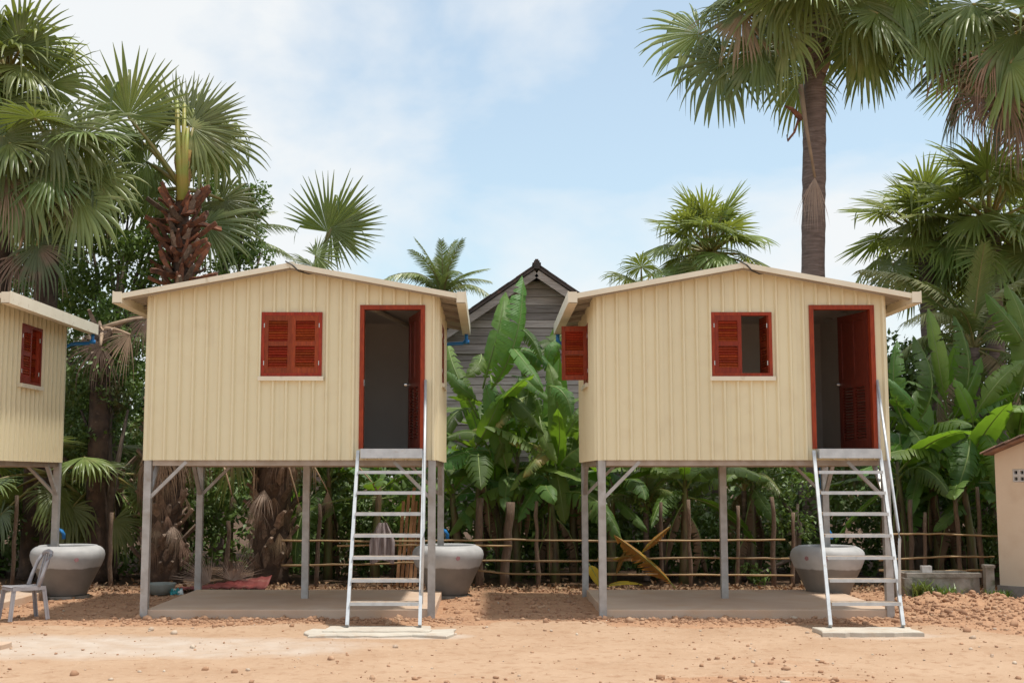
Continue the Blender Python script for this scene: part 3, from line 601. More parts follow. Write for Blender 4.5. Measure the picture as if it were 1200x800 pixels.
pad('concrete_block', -6.6, -5.42, 14.02, 14.30, 0.035, 'flat concrete plank half buried at the left edge of the yard', 4, 'slab')

# rain water jars
JP = [(0.0, 0.0), (0.30, 0.0), (0.315, 0.02), (0.365, 0.14), (0.45, 0.32), (0.52, 0.46), (0.56, 0.56), (0.572, 0.63), (0.56, 0.69), (0.53, 0.73), (0.49, 0.757), (0.455, 0.768), (0.445, 0.778), (0.435, 0.78), (0.42, 0.77), (0.41, 0.74), (0.43, 0.66), (0.44, 0.5), (0.3, 0.2), (0, 0.15)]
def make_jar(loc, label, flowers, rot=0):
    j = thing('water_jar', label, 'water jar', loc, 'rain water jars beside the houses')
    bd = part('jar_body', 'jar', lambda b: b.lathe(JP, 48), M['jar'], j, smooth=True)
    part('jar_base', 'jarbase', lambda b: b.lathe([(0, 0.0), (0.36, 0.0), (0.36, -0.09), (0, -0.1)][::-1], 20), M['old_concrete'], j)
    for a, z in flowers:
        a = RAD(a - 90); r_ = np.interp(z, [0.56, 0.63, 0.69], [0.56, 0.572, 0.56]) - 0.012
        def fl(b):
            for k in range(5):
                t = 2*math.pi*k/5; b.tube([(0.018*math.cos(t), 0, 0.018*math.sin(t) - 0.001), (0.018*math.cos(t), 0.017, 0.018*math.sin(t))], 0.019, 7)
        o = part('painted_flower', 'flower', fl, M['pink'], j, (r_*math.cos(a), r_*math.sin(a), z)); o.rotation_euler = (0, 0, a - math.pi/2)
make_jar((-6.72, 19.95, 0.02), 'grey rain jar with a dark lower half beside the plastic chair', [(-14, 0.58), (32, 0.58)])
make_jar((-0.67, 20.05, 0.02), 'grey rain jar between the two front houses, under the corner post', [(18, 0.60)])
make_jar((5.32, 19.75, 0.02), 'grey rain jar seen behind the rungs of the right hand ladder', [(-48, 0.61), (-18, 0.60)])

# ------------------------------------------------------------------ plastic chair (side on, facing left)
def make_chair():
    q = P(24, 721, 16.75); c = thing('plastic_chair', 'grey plastic chair standing in front of the rain jar', 'chair', (q.x, 16.85, 0.0))
    def mk(name, fn, smooth=False):
        b = MB(); fn(b); return link(name, b.mesh(name, M['chair'], smooth), c)
    # local: front of the chair towards -x, depth along y
    def seat(b):
        prof = [(-0.22, 0.415), (-0.24, 0.43), (-0.21, 0.44), (0.0, 0.425), (0.20, 0.43), (0.22, 0.42)]
        for (xa, za), (xb, zb_) in zip(prof, prof[1:]):
            b.add([(xa,-0.20,za),(xb,-0.20,zb_),(xb,0.20,zb_),(xa,0.20,za)], [(0,1,2,3)])
        b.box(-0.225, 0.215, -0.205, -0.19, 0.385, 0.432); b.box(-0.225, 0.215, 0.19, 0.205, 0.385, 0.432); b.box(-0.232, -0.215, -0.19, 0.19, 0.385, 0.418); b.box(0.2, 0.215, -0.19, 0.19, 0.385, 0.42)
    mk('seat', seat)
    for x, y, dx, dy in ((-0.2,-0.185,-0.05,-0.035), (-0.2,0.185,-0.05,0.035), (0.19,-0.185,0.06,-0.03), (0.19,0.185,0.06,0.03)):
        mk('leg', lambda b: (b.bar((x, y, 0.43), (x+dx, y+dy, -0.005), 0.055, 0.018, (0,1,0)), b.bar((x+0.012, y*0.93, 0.43), (x+dx+0.012, y*0.95+dy, -0.004), 0.014, 0.05, (0,1,0))))
    def back(b):
        for y in (-0.185, 0.185):
            b.tube([(0.12, y, 0.43), (0.17, y, 0.58), (0.235, y*0.95, 0.74), (0.29, y*0.82, 0.84)], [0.03, 0.026, 0.026, 0.024], 8)
        b.tube([(0.29, -0.155, 0.83), (0.305, -0.11, 0.865), (0.31, 0, 0.88), (0.305, 0.11, 0.865), (0.29, 0.155, 0.83)], [0.024, 0.028, 0.03, 0.028, 0.024], 8)
        for y in (-0.08, 0.0, 0.08): b.tube([(0.20, y, 0.43), (0.235, y, 0.6), (0.30, y, 0.86)], 0.012, 6)
    mk('backrest', back, True)
    c.rotation_euler = (0, 0, RAD(40))
make_chair()

# ------------------------------------------------------------------ red sheet, basin, cloth, timber
def red_sheet():
    r = random.Random(5); o = tag(link('red_sheet', None), 'faded red ribbed sheet lying on the ground behind a slab', 'sheet')
    b = MB(); n, m = 26, 6; A = P(208, 690, 20.6); B = P(316, 690, 20.9); vs = []
    for i in range(n+1):
        for j in range(m+1):
            u, v_ = i/n, j/m; x = A.x + (B.x-A.x)*u; y = 20.45 + 0.55*v_ + 0.1*u; z = 0.03 + (0.03 + 0.15*u*v_**0.9) + 0.012*math.sin(i*2.0) + 0.02*math.sin(v_*5+u*3)
            vs.append((x, y, z))
    fs = [(i*(m+1)+j, (i+1)*(m+1)+j, (i+1)*(m+1)+j+1, i*(m+1)+j+1) for i in range(n) for j in range(m)]
    b.add(vs, fs); me = b.mesh('red_sheet', M['red_sheet'], True); k = o.name; bpy.data.objects.remove(o)
    o = tag(link(k, me), 'faded red ribbed sheet lying on the ground behind a slab', 'sheet'); sm = o.modifiers.new('solid', 'SOLIDIFY'); sm.thickness = 0.008
red_sheet()
bp = P(188, 690, 20.3)
bs = thing('basin', 'small grey basin on the ground behind the closed window house', 'basin', (bp.x, 20.3, 0.0))
part('bowl', 'bowl', lambda b: b.lathe([(0, 0.0), (0.17, 0.0), (0.23, 0.17), (0.25, 0.175), (0.25, 0.165), (0.20, 0.03), (0, 0.02)], 20), M['basin'], bs, smooth=True)
bg_ = MB()
r = random.Random(8)
for i in range(9):
    a = i*0.7; bg_.add([(0.02*i-0.1+r.uniform(-.03,.03), r.uniform(-.06,.06), 0.0), (0.06+0.02*i-0.1, r.uniform(-.06,.06), r.uniform(0,.03)), (0.03+0.02*i-0.1, r.uniform(-.06,.06), r.uniform(0.06,0.13)), (0.0+0.02*i-0.12, r.uniform(-.06,.06), r.uniform(0.03,.11))], [(0,1,2,3)])
tag(link('plastic_bag', bg_.mesh('plastic_bag', M['teal']), None, (bp.x+0.30, 20.15, 0.0)), 'crumpled teal and white plastic bag beside the grey basin', 'bag')
def cloth():
    A = P(435, 612, 21.4); b = MB(); n, m = 14, 12; vs = []
    for i in range(n+1):
        for j in range(m+1):
            u, v_ = i/n, j/m; wid = 0.14 + 0.32*min(1, v_*2.2) - 0.05*v_
            vs.append((A.x + 0.20 + (u-0.5)*wid, 21.35 - 0.05*math.sin(v_*2) + 0.035*math.sin(u*19)*min(1, v_*3+0.2), A.z + 0.0 - v_*0.66 - 0.03*math.sin(u*7+1)*v_))
    b.add(vs, [(i*(m+1)+j, (i+1)*(m+1)+j, (i+1)*(m+1)+j+1, i*(m+1)+j+1) for i in range(n) for j in range(m)])
    tag(link('hanging_cloth', b.mesh('hanging_cloth', M['cloth'], True)), 'pale striped cloth hung on the bamboo fence behind a ladder', 'cloth')
cloth()
tl = thing('leaning_planks', 'bundle of reddish tan planks leaning on the fence behind the ladder', 'planks', (P(475, 680, 21.7).x, 21.7, 0))
for i in range(5):
    x = -0.14 + i*0.075; part('plank', 'tp%d' % i, lambda b: b.bar((x, 0.0-0.02*i, 0.0), (x+0.08+0.02*(i % 3), 0.28, 1.45+0.12*((i*7) % 3)), 0.055, 0.03, (0,1,0)), M['plankwood'], tl)

# ------------------------------------------------------------------ bamboo fence
fence = thing('bamboo_fence', 'low fence of bamboo rails tied to rough timber stakes behind the houses', 'fence', (0, 21.6, 0))
r = random.Random(21)
def rail_run(pts, Y, rad=0.017):
    q = [P(x, y, Y) - Vector((0, 21.6, 0)) for x, y in pts]; pp = []
    for a, b_ in zip(q, q[1:]):
        for k in range(6): pp.append(a.lerp(b_, k/6) + Vector((0, r.uniform(-.01,.01), r.uniform(-.006,.006))))
    pp.append(q[-1]); b = MB(); b.tube(pp, [rad*(1+0.12*math.sin(i*2.1)) for i in range(len(pp))], 7)
    link('rail', b.mesh('rail', M['bamboo'], True), fence)
for pts in ([(330,633),(470,634),(600,632),(745,634)], [(395,639),(500,638),(600,639)], [(520,656),(640,657),(760,656)], [(560,668),(600,672),(740,672)], [(700,634),(830,633),(920,632)],
            [(700,654),(840,653),(925,654)], [(690,672),(800,673),(930,674)], [(1030,626),(1100,625),(1170,628)], [(1030,656),(1100,652),(1165,652)], [(1030,668),(1100,669),(1160,667)], [(330,662),(420,661),(500,658)]):
    rail_run(pts, 21.45 + r.uniform(-0.03, 0.03))
for px, ptop, wd, lean in ((562,583,0.075,0.0),(598,588,0.085,0.07),(628,587,0.06,-0.03),(806,585,0.055,-0.02),(864,592,0.055,0.02),(905,582,0.07,0.0),
                           (268,610,0.07,0.02),(375,590,0.06,0.03),(775,588,0.06,0.02),(1066,585,0.08,0.01),(1084,600,0.06,0.02),(1120,580,0.07,-0.03),(1146,570,0.07,0.0),(930,600,0.06,0.03),(20,580,0.06,0.02),(130,600,0.06,-0.02)):
    Y = 21.55 + r.uniform(0, 0.25); t = P(px, ptop, Y); b = MB(); pp = []
    for k in range(7): f = k/6; pp.append((t.x - lean*(1-f)*1.5 + r.uniform(-.02,.02) - 0, Y - 21.6 + r.uniform(-.015,.015), -0.05 + (t.z+0.05)*f))
    b.tube(pp, [wd*(1.0 if px in (562, 598) else 0.62)*(1.05 - 0.2*k/6)*r.uniform(0.88, 1.1) for k in range(7)], 8); link('stake', b.mesh('stake', M['stake'], True), fence)

# ------------------------------------------------------------------ trough, block, hut at the right
tp = P(1097, 697, 19.6)
tr = thing('concrete_trough', 'weathered concrete trough by the right hand fence', 'trough', (tp.x, 19.6, 0))
def trough(b):
    rr_ = random.Random(3); w_, d_, h_, t = 0.55, 0.35, 0.40, 0.07
    b.box(-w_, w_, -d_, -d_+t, -0.05, h_); b.box(-w_, w_, d_-t, d_, -0.05, h_); b.box(-w_, -w_+t, -d_+t, d_-t, -0.05, h_); b.box(w_-t, w_, -d_+t, d_-t, -0.05, h_); b.box(-w_+t, w_-t, -d_+t, d_-t, -0.05, 0.1)
    b.box(-w_-0.02, w_+0.03, -d_-0.02, -d_+t+0.02, h_-0.05, h_+0.015); b.box(-w_-0.07, -w_+0.05, -d_-0.06, -d_+0.12, -0.05, h_-0.06)
part('basin_wall', 'trough', trough, M['old_concrete'], tr)
ob = link('cement_block', None, None, (P(1085, 662, 19.4).x, 19.40, 0.416)); tag(ob, 'small pale grey cement block standing on the trough rim', 'block')
part('shell', 'cblk', lambda b: (b.box(-0.075, 0.075, -0.05, 0.05, 0, 0.02), b.box(-0.075, -0.045, -0.05, 0.05, 0.02, 0.10), b.box(0.045, 0.075, -0.05, 0.05, 0.02, 0.10), b.box(-0.045, 0.045, -0.045, 0.05, 0.02, 0.098)), M['vent'], ob)
HUTX, HUTY = 8.02, 19.75
hut = thing('plastered_hut', 'small ochre plastered hut with tiled roof at the right edge', 'hut', (HUTX, HUTY, 0))
HW, HD, HE, HS = 3.6, 2.6, 2.24, math.tan(RAD(21)); hut.rotation_euler = (0, 0, RAD(-47))
def hut_top(x): return HE + HS * (HW/2 - abs(x - HW/2))
def hutwall(b):
    vh = (0.28, 1.16, 1.80, 2.00)
    xs = [0, vh[0], vh[1], HW/2, HW]
    for xa, xb in zip(xs, xs[1:]):
        if xa >= vh[0]-1e-6 and xb <= vh[1]+1e-6:
            b.add([(xa,0,0.18),(xb,0,0.18),(xb,0,vh[2]),(xa,0,vh[2])], [(0,1,2,3)]); b.add([(xa,0,vh[3]),(xb,0,vh[3]),(xb,0,hut_top(xb)),(xa,0,hut_top(xa))], [(0,1,2,3)])
        else: b.add([(xa,0,0.18),(xb,0,0.18),(xb,0,hut_top(xb)),(xa,0,hut_top(xa))], [(0,1,2,3)])
    b.add([(0,0,0.18),(0,0,HE),(0,HD,HE),(0,HD,0.18)], [(0,1,2,3)]); b.add([(HW,0,0.18),(HW,HD,0.18),(HW,HD,HE),(HW,0,HE)], [(0,1,2,3)])
    b.add([(0,HD,0.18),(0,HD,HE),(HW/2,HD,hut_top(HW/2)),(HW,HD,HE),(HW,HD,0.18)], [(0,1,2,3,4)])
part('wall', 'hutwall', hutwall, M['plaster'], hut)
part('plinth', 'plinth', lambda b: (b.box(-0.03, HW+0.03, -0.03, 0.06, -0.1, 0.19), b.box(-0.03, 0.06, 0.06, HD, -0.1, 0.188)), M['plinth'], hut)
vb = part('vent_shade_panel', 'ventback', lambda b: b.box(0.26, 1.18, 0.10, 0.12, 1.78, 2.02), M['dark'], hut)  # black panel paints the shade seen through the vent holes
for i in range(9):
    for j in range(2):
        def cell(b):
            a, t = 0.096, 0.022; b.box(0, a, 0, 0.08, 0, t); b.box(0, a, 0, 0.08, a-t, a); b.box(0, t, 0, 0.08, t, a-t); b.box(a-t, a, 0, 0.08, t, a-t)
        part('vent_block', 'vcell', cell, M['vent'], hut, (0.284 + i*0.0972, -0.006, 1.803 + j*0.0975))
def rtile(b):
    n = 6
    for k, zz in ((0, 0.0), (1, 0.018)): pass
    vs = []
    for i in range(n+1):
        a = math.pi*i/n; vs += [(-0.075*math.cos(a), 0, 0.03*math.sin(a)), (-0.075*math.cos(a), 0.27, 0.03*math.sin(a)-0.012)]
    vs2 = [(x*0.85, y, z-0.014) for x, y, z in vs]; m_ = len(vs)
    b.add(vs + vs2, [(2*i, 2*i+2, 2*i+3, 2*i+1) for i in range(n)] + [(m_+2*i, m_+2*i+1, m_+2*i+3, m_+2*i+2) for i in range(n)] + [(2*i, m_+2*i, m_+2*i+2, 2*i+2) for i in range(n)])
al = math.atan(HS)
hr = part('roof', 'hutroof', lambda b: [b.bar((HW/2, HD/2-0.04, hut_top(HW/2)+0.02), (HW/2 + s_*(HW/2+0.07), HD/2-0.04, HE - 0.07*HS + 0.02), HD+0.40, 0.03) for s_ in (-1, 1)], M['tile'], hut)
for s_ in (-1, 1):
    L_ = (HW/2 + 0.14) / math.cos(al); rows = int(L_/0.22)
    for i in range(rows):
        for j in range(18):
            if s_ > 0 and i > 2: continue
            d = 0.02 + i*0.22; x = HW/2 + s_*(d*math.cos(al)); z = hut_top(HW/2) + 0.052 - d*math.sin(al) + r.uniform(0, .008); y = -0.20 + j*0.147
            o = part('tile', 'rtile', rtile, M['tile'], hr)
            yd = Vector((s_*math.cos(al), 0, -math.sin(al))); zd = Vector((s_*math.sin(al), 0, math.cos(al))); xd = yd.cross(zd)
            rot = Matrix((xd, yd, zd)).transposed().to_4x4(); o.matrix_basis = Matrix.Translation((x, y + r.uniform(-.01, .01), z)) @ rot
pst = P(1158, 697, 19.3)
po = thing('concrete_post', 'stubby concrete post standing against the plastered hut', 'post', (pst.x - 0.02, 19.2, 0))
part('shaft', 'cpost', lambda b: (b.box(-0.065, 0.065, -0.06, 0.06, -0.1, 0.50), b.box(-0.075, 0.08, -0.07, 0.07, 0.50, 0.545)), M['old_concrete'], po)

# ------------------------------------------------------------------ old wooden house behind
YW = 26.5
apex = P(628, 314, YW)
wh = thing('wooden_house', 'old grey plank house with a dark gabled roof behind the banana plants', 'house', (apex.x, YW, 0))
HALF, SL = 2.9, math.tan(RAD(34.5)); r = random.Random(9)
def wtop(x): return apex.z - 0.22 - SL*abs(x)
z = 0.9; ph = 0.175
while z < apex.z - 0.3:
    z1 = z + ph*r.uniform(0.92, 1.08)
    xa = min(HALF - 0.35, (apex.z - 0.22 - z)/SL); xb = min(HALF - 0.35, max(0.02, (apex.z - 0.22 - z1)/SL)); y0 = r.uniform(-0.012, 0.0)
    b = MB(); e = 0.006
    for sgn in (0,):
        vs = [(-xa, y0-0.028, z+e), (xa, y0-0.028, z+e), (xb, y0-0.006, z1), (-xb, y0-0.006, z1), (-xa, 0.01, z+e), (xa, 0.01, z+e), (xb, 0.01, z1), (-xb, 0.01, z1)]
        b.add(vs, [(0,1,2,3),(7,6,5,4),(0,4,5,1),(1,5,6,2),(2,6,7,3),(3,7,4,0)])
    link('plank', b.mesh('plank', M['plank']), wh); z = z1
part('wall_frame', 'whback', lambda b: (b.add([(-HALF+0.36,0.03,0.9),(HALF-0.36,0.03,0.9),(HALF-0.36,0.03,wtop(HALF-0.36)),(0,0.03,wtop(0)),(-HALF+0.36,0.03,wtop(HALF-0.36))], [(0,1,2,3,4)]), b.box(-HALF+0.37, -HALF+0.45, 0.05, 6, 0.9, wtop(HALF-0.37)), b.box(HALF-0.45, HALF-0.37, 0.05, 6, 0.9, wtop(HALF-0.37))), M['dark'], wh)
for x in (-2.4, 0.0, 2.4):
    for y in (0.15, 3, 5.8): part('post', 'whpost', lambda b: b.box(-0.09, 0.09, -0.09, 0.09, -0.1, 0.92), M['plank'], wh, (x, y, 0))
for s_ in (-1, 1):
    rf = part('roof', 'whroof%d' % s_, lambda b: b.bar((0 , 2.9, apex.z-0.045), (s_*HALF, 2.9, apex.z-0.045-SL*HALF), 6.8, 0.05), M['old_roof'], wh)
    part('barge_board', 'wbb%d' % s_, lambda b: b.bar((0.0, -0.44, apex.z-0.19), (s_*(HALF-0.05), -0.44, apex.z-0.19-SL*(HALF-0.05)), 0.035, 0.15), M['plank'], wh)
    for k in range(15):
        d = 0.03 + k*0.23
        for j in range(2):
            part('tile', 'wtile%d' % s_, lambda b: b.bar((0,0,0), (s_*0.27*math.cos(RAD(34.5)), 0, -0.27*math.sin(RAD(34.5))), 0.30, 0.026), M['old_roof'], rf, (s_*d*math.cos(RAD(34.5)), -0.36 + j*0.31, apex.z + 0.005 - d*math.sin(RAD(34.5)) + r.uniform(0, .012)))
part('finial', 'wfin', lambda b: (b.box(-0.06, 0.06, -0.55, -0.3, apex.z-0.1, apex.z+0.07), b.box(-0.035, 0.035, -0.5, -0.36, apex.z+0.07, apex.z+0.11)), M['old_roof'], wh)
part('ridge_cap', 'wrc', lambda b: b.box(-0.09, 0.09, -0.5, 6.2, apex.z-0.02, apex.z+0.035), M['old_roof'], wh)
part('ledge', 'wledge', lambda b: b.box(-HALF+0.3, HALF-0.3, -0.09, -0.03, P(620, 412, YW).z-0.05, P(620, 412, YW).z+0.04), M['plank'], wh)

exec_veg = True
# ==================================================================== VEGETATION
# ---------- templates: every leaf template starts at the origin and ends near (0,1,0), upper face +Z
# fan fronds: each blade is grown segment by segment, bending under gravity
FAN = {}
for i in range(5): FAN['fan%d' % i] = dict(mat='fan', spread=[150,135,150,125,145][i], nseg=[42,38,42,36,40][i], g=[0.06,0.16,0.30,0.10,0.24][i], bend=[0.06,0.18,0.35,0.12,0.3][i])
FAN['fanu'] = dict(mat='fan', spread=105, nseg=32, g=0.03, bend=0.04); FAN['fanub'] = dict(mat='fan_bright', spread=115, nseg=34, g=0.04, bend=0.04)
for i in range(4): FAN['fanb%d' % i] = dict(mat='fan_bright', spread=[150,135,145,120][i], nseg=[36,34,36,32][i], g=[0.06,0.14,0.24,0.1][i], bend=[0.05,0.12,0.25,0.1][i])
for i in range(3): FAN['fand%d' % i] = dict(mat='fan_dead', spread=[100,70,115][i], nseg=[34,28,34][i], g=[0.5,0.35,0.6][i], bend=[0.6,0.5,0.7][i], ragged=0.5, split=0.3, thin=0.75)
for i in range(2): FAN['fanh%d' % i] = dict(mat='fan_half', spread=[130,120][i], nseg=38, g=[0.32,0.25][i], bend=[0.5,0.4][i], ragged=0.3, split=0.4)
FAN['fanp'] = dict(mat='fan_pale', spread=75, nseg=30, g=0.3, bend=0.25, ragged=0.4, split=0.3, thin=0.8)
FAN['fang'] = dict(mat='fan_pale', spread=34, nseg=12, g=0.02, bend=0.05, ragged=0.4, split=0.3, thin=0.8)
FQ = np.array([0.0, 0.03, 0.2, 0.36, 0.5, 0.62, 0.74, 0.87, 1.0])
FSEED = [0]
def fan_blade(p0, p1, up, kind, wid=1.0):
    """mesh of one fan blade with its hastula at p0 (mesh origin), middle segment towards p1"""
    k = FAN[kind]; FSEED[0] += 1; r = np.random.RandomState(FSEED[0]); n = k['nseg']; sp = k['spread']*wid; split = k.get('split', 0.47)
    mt = frame(p0, p1, up); ln = (p1-p0).length; R3 = np.array(mt.to_3x3())/ln; gl = R3.T @ np.array([0, 0, -1.0])
    a = np.radians(-sp + 2*sp*(np.arange(n)+0.5)/n + r.uniform(-1, 1, n)*sp/n*0.5); da = np.radians(sp/n)
    L_ = (0.78 + 0.22*np.cos(a*0.9))*r.uniform(1-k.get('ragged', 0.15)*0.7, 1.0, n); spl = split*r.uniform(0.8, 1.2, n)
    d = np.stack([np.sin(a), np.cos(a), -0.12*np.abs(np.sin(a))**1.5 + 0.10*np.cos(np.arange(n)*2.1+FSEED[0])*0.3], 1); d /= np.linalg.norm(d, axis=1)[:,None]
    wv = np.stack([np.cos(a), -np.sin(a), 0*a], 1); pos = np.zeros((n, 3)); bent = r.random_sample(n) < k['bend']; qb = r.uniform(0.5, 0.8, n); st = r.uniform(0.6, 1.5, n); tw = r.uniform(-0.5, 0.5, n)
    rows = []; rad = np.zeros(n)
    for j, q in enumerate(FQ):
        if j:
            dq = q - FQ[j-1]; f = k['g']*st*(0.25 + 1.5*max(0, q-0.35))*dq*6; f = f + np.where(bent & (q > qb), 1.6, 0.0)
            d = d + gl[None,:]*f[:,None]; d /= np.linalg.norm(d, axis=1)[:,None]; pos = pos + d*(L_*dq)[:,None]
        t = np.clip((q - spl)/(1 - spl), 0, 1); hw = np.where(q <= spl, da*q*L_, da*spl*L_*np.maximum(0.03, 1-t)**0.7)*1.12*k.get('thin', 1.0)
        nrm = np.cross(wv, d); nl = np.linalg.norm(nrm, axis=1)[:,None]; nrm = nrm/np.maximum(nl, 1e-6)
        w_ = wv*np.cos(tw*t)[:,None] + nrm*np.sin(tw*t)[:,None]; fd = (0.45*hw)[:,None]
        rows.append(np.stack([pos - w_*hw[:,None] - nrm*fd, pos + nrm*fd*0.6, pos + w_*hw[:,None] - nrm*fd], 1))
    V_ = np.stack(rows, 1); m_ = len(FQ); idx = np.arange(n*m_*3).reshape(n, m_, 3)
    F1 = np.stack([idx[:,:-1,0], idx[:,:-1,1], idx[:,1:,1], idx[:,1:,0]], -1).reshape(-1, 4); F2 = np.stack([idx[:,:-1,1], idx[:,:-1,2], idx[:,1:,2], idx[:,1:,1]], -1).reshape(-1, 4)
    W_ = (V_.reshape(-1, 3)*ln) @ R3.T
    return np_mesh('frond', W_, np.concatenate([F1, F2]), M[k['mat']])
def put_fan(name, root, h, tip, kind, up, wid=1.0):
    o = link(name, fan_blade(h, tip, up, kind, wid), root); o.location = h - Vector(root.location); return o

def coco_template(key, mat, seed, arch=0.25, n=46, hang=0.6, lw=0.016, llen=0.20):
    r = random.Random(seed); b = MB(); cv = []
    for i in range(13):
        t = i/12; cv.append(Vector((0.02*math.sin(t*3+seed), t, arch*4*t*(1-t)*(1-0.3*t))))
    b.tube(cv, [0.011*(1-t/13)+0.002 for t in range(13)], 6, 1)
    def at(t):
        f = t*12; i = min(11, int(f)); return cv[i].lerp(cv[i+1], f-i), (cv[i+1]-cv[i]).normalized()
    for sd_ in (-1, 1):
        for i in range(n):
            t = 0.14 + 0.86*(i + r.uniform(0, .6))/n; p, tg = at(min(t, 0.995)); ll = llen*(0.55 + 0.45*math.sin(math.pi*min(1, t*0.95+0.08)))*(1 if t < 0.8 else 1-1.8*(t-0.8))*r.uniform(0.85, 1.1)
            side = Vector((sd_, 0, 0)); d = (side*0.9 + tg*(0.45+0.5*t) + Vector((0,0,0.25))).normalized(); pts = []
            for k in range(4):
                u = k/3; pts.append(p + d*ll*u + Vector((0,0,-1))*hang*ll*u*u*r.uniform(0.8, 1.2))
            wv = tg*lw*0.5
            for k in range(3):
                wa, wb = (1, 1.2, 0.9, 0.05)[k], (1, 1.2, 0.9, 0.05)[k+1]
                b.add([pts[k]-wv*wa, pts[k]+wv*wa, pts[k+1]+wv*wb, pts[k+1]-wv*wb], [(0,1,2,3)])
    CACHE[key] = b.mesh('frond', [mat, M['rachis']]); return CACHE[key]
for i in range(4): coco_template('coco%d' % i, M['coco'], 3+i, arch=[0.10,0.18,0.26,0.32][i], hang=[0.35,0.55,0.8,1.0][i])
for i in range(2): coco_template('cocop%d' % i, M['coco_pale'], 13+i, arch=[0.22,0.30][i], hang=[0.8,1.0][i])
coco_template('cocod', M['coco_dead'], 9, arch=0.2, hang=1.1)

def banana_template(key, mat, seed, arch=0.15, width=0.125, tears=6, sag=0.2, curl=0.0):
    r = random.Random(seed); b = MB(); n = 22; cv = []
    for i in range(n+1):
        t = i/n; cv.append(Vector((curl*math.sin(t*2.5)*0.1, t, arch*4*t*(1-t)*(1-0.25*t) )))
    pet = 0.13
    def wdt(t):
        if t < pet: return 0.0
        u = (t-pet)/(1-pet); return width*(math.sin(math.pi*min(1, u**0.75*0.97+0.03))**0.55)*(1 if u < 0.9 else max(0.12, 1-(u-0.9)*7))
    for sd_ in (-1, 1):
        cuts = sorted(r.sample(range(3, n-1), tears)) if tears else []
        seg = 0; dz0 = 0; shift = 0; prev = None
        for i in range(n+1):
            t = i/n; w_ = wdt(t); tg = (cv[min(i+1,n)] - cv[max(i-1,0)]).normalized(); up = Vector((0,-tg.z,tg.y)); side = Vector((sd_,0,0))
            def row(dz, sh, ww):
                rip = 0.05*ww*math.sin(i*2.3 + seed)
                return [cv[i], cv[i] + side*ww*0.5 + up*(ww*0.22 - sag*ww*0.15 + dz*0.4) + tg*sh*0.4, cv[i] + side*ww*(0.97) + up*(ww*0.16 - sag*ww*0.85 + dz + rip) + tg*(sh + 0.06*ww)]
            cur = row(dz0, shift, w_)
            if prev is not None and (w_ > 0 or wdt((i-1)/n) > 0):
                k = len(b.v); b.v += [tuple(x) for x in prev + cur]; fc = [(k, k+1, k+4, k+3), (k+1, k+2, k+5, k+4)]
                if sd_ > 0: fc = [f for f in fc]
                else: fc = [f[::-1] for f in fc]
                b.f += fc; b.m += [0, 0]
            prev = cur
            if i in cuts:
                gp = r.uniform(0.006, 0.028)
                if len(b.v) >= 6: b.v[-1] = tuple(Vector(b.v[-1]) - tg*gp)
                dz0 = -r.uniform(0, 0.45)*w_; shift = r.uniform(0.0, 0.22)*w_ + gp; prev = row(dz0, shift, w_*r.uniform(0.92, 1))
    b.tube(cv, [0.0125*(1-0.85*i/n) for i in range(n+1)], 6, 1, False)
    CACHE[key] = b.mesh('leaf', [mat, M['midrib']], True); return CACHE[key]
for i in range(7): banana_template('ban%d' % i, M['banana'], 70+i, arch=[0.06,0.14,0.24,0.32,0.2,0.1,0.27][i], width=[0.13,0.12,0.14,0.13,0.15,0.115,0.13][i], tears=[3,7,12,8,18,1,16][i], sag=[0.0,0.3,0.7,0.9,0.6,0.1,1.1][i], curl=[0,1,-1,1,0,1,-1][i])
for i in range(2): banana_template('banb%d' % i, M['banana_bright'], 90+i, arch=[0.04,0.12][i], width=[0.12,0.13][i], tears=[0,3][i], sag=[-0.3,0.2][i])
banana_template('banroll', M['banana_bright'], 95, arch=0.02, width=0.045, tears=0, sag=-1.5)
for i in range(2): banana_template('bane%d' % i, M['banana_edge'], 97+i, arch=[0.22,0.12][i], width=0.12, tears=[9,14][i], sag=0.9)
for i in range(2): banana_template('band%d' % i, M['banana_dead'], 100+i, arch=[0.15,0.3][i], width=[0.13,0.15][i], tears=[17,18][i], sag=2.4)
for i in range(2): banana_template('banw%d' % i, M['banana_brown'], 105+i, arch=[0.1,0.2][i], width=[0.05,0.06][i], tears=[12,16][i], sag=2.0)
banana_template('bany', M['banana_yellow'], 110, arch=0.1, width=0.13, tears=1, sag=0.3)
RBAN = ['ban%d' % i for i in range(7)]

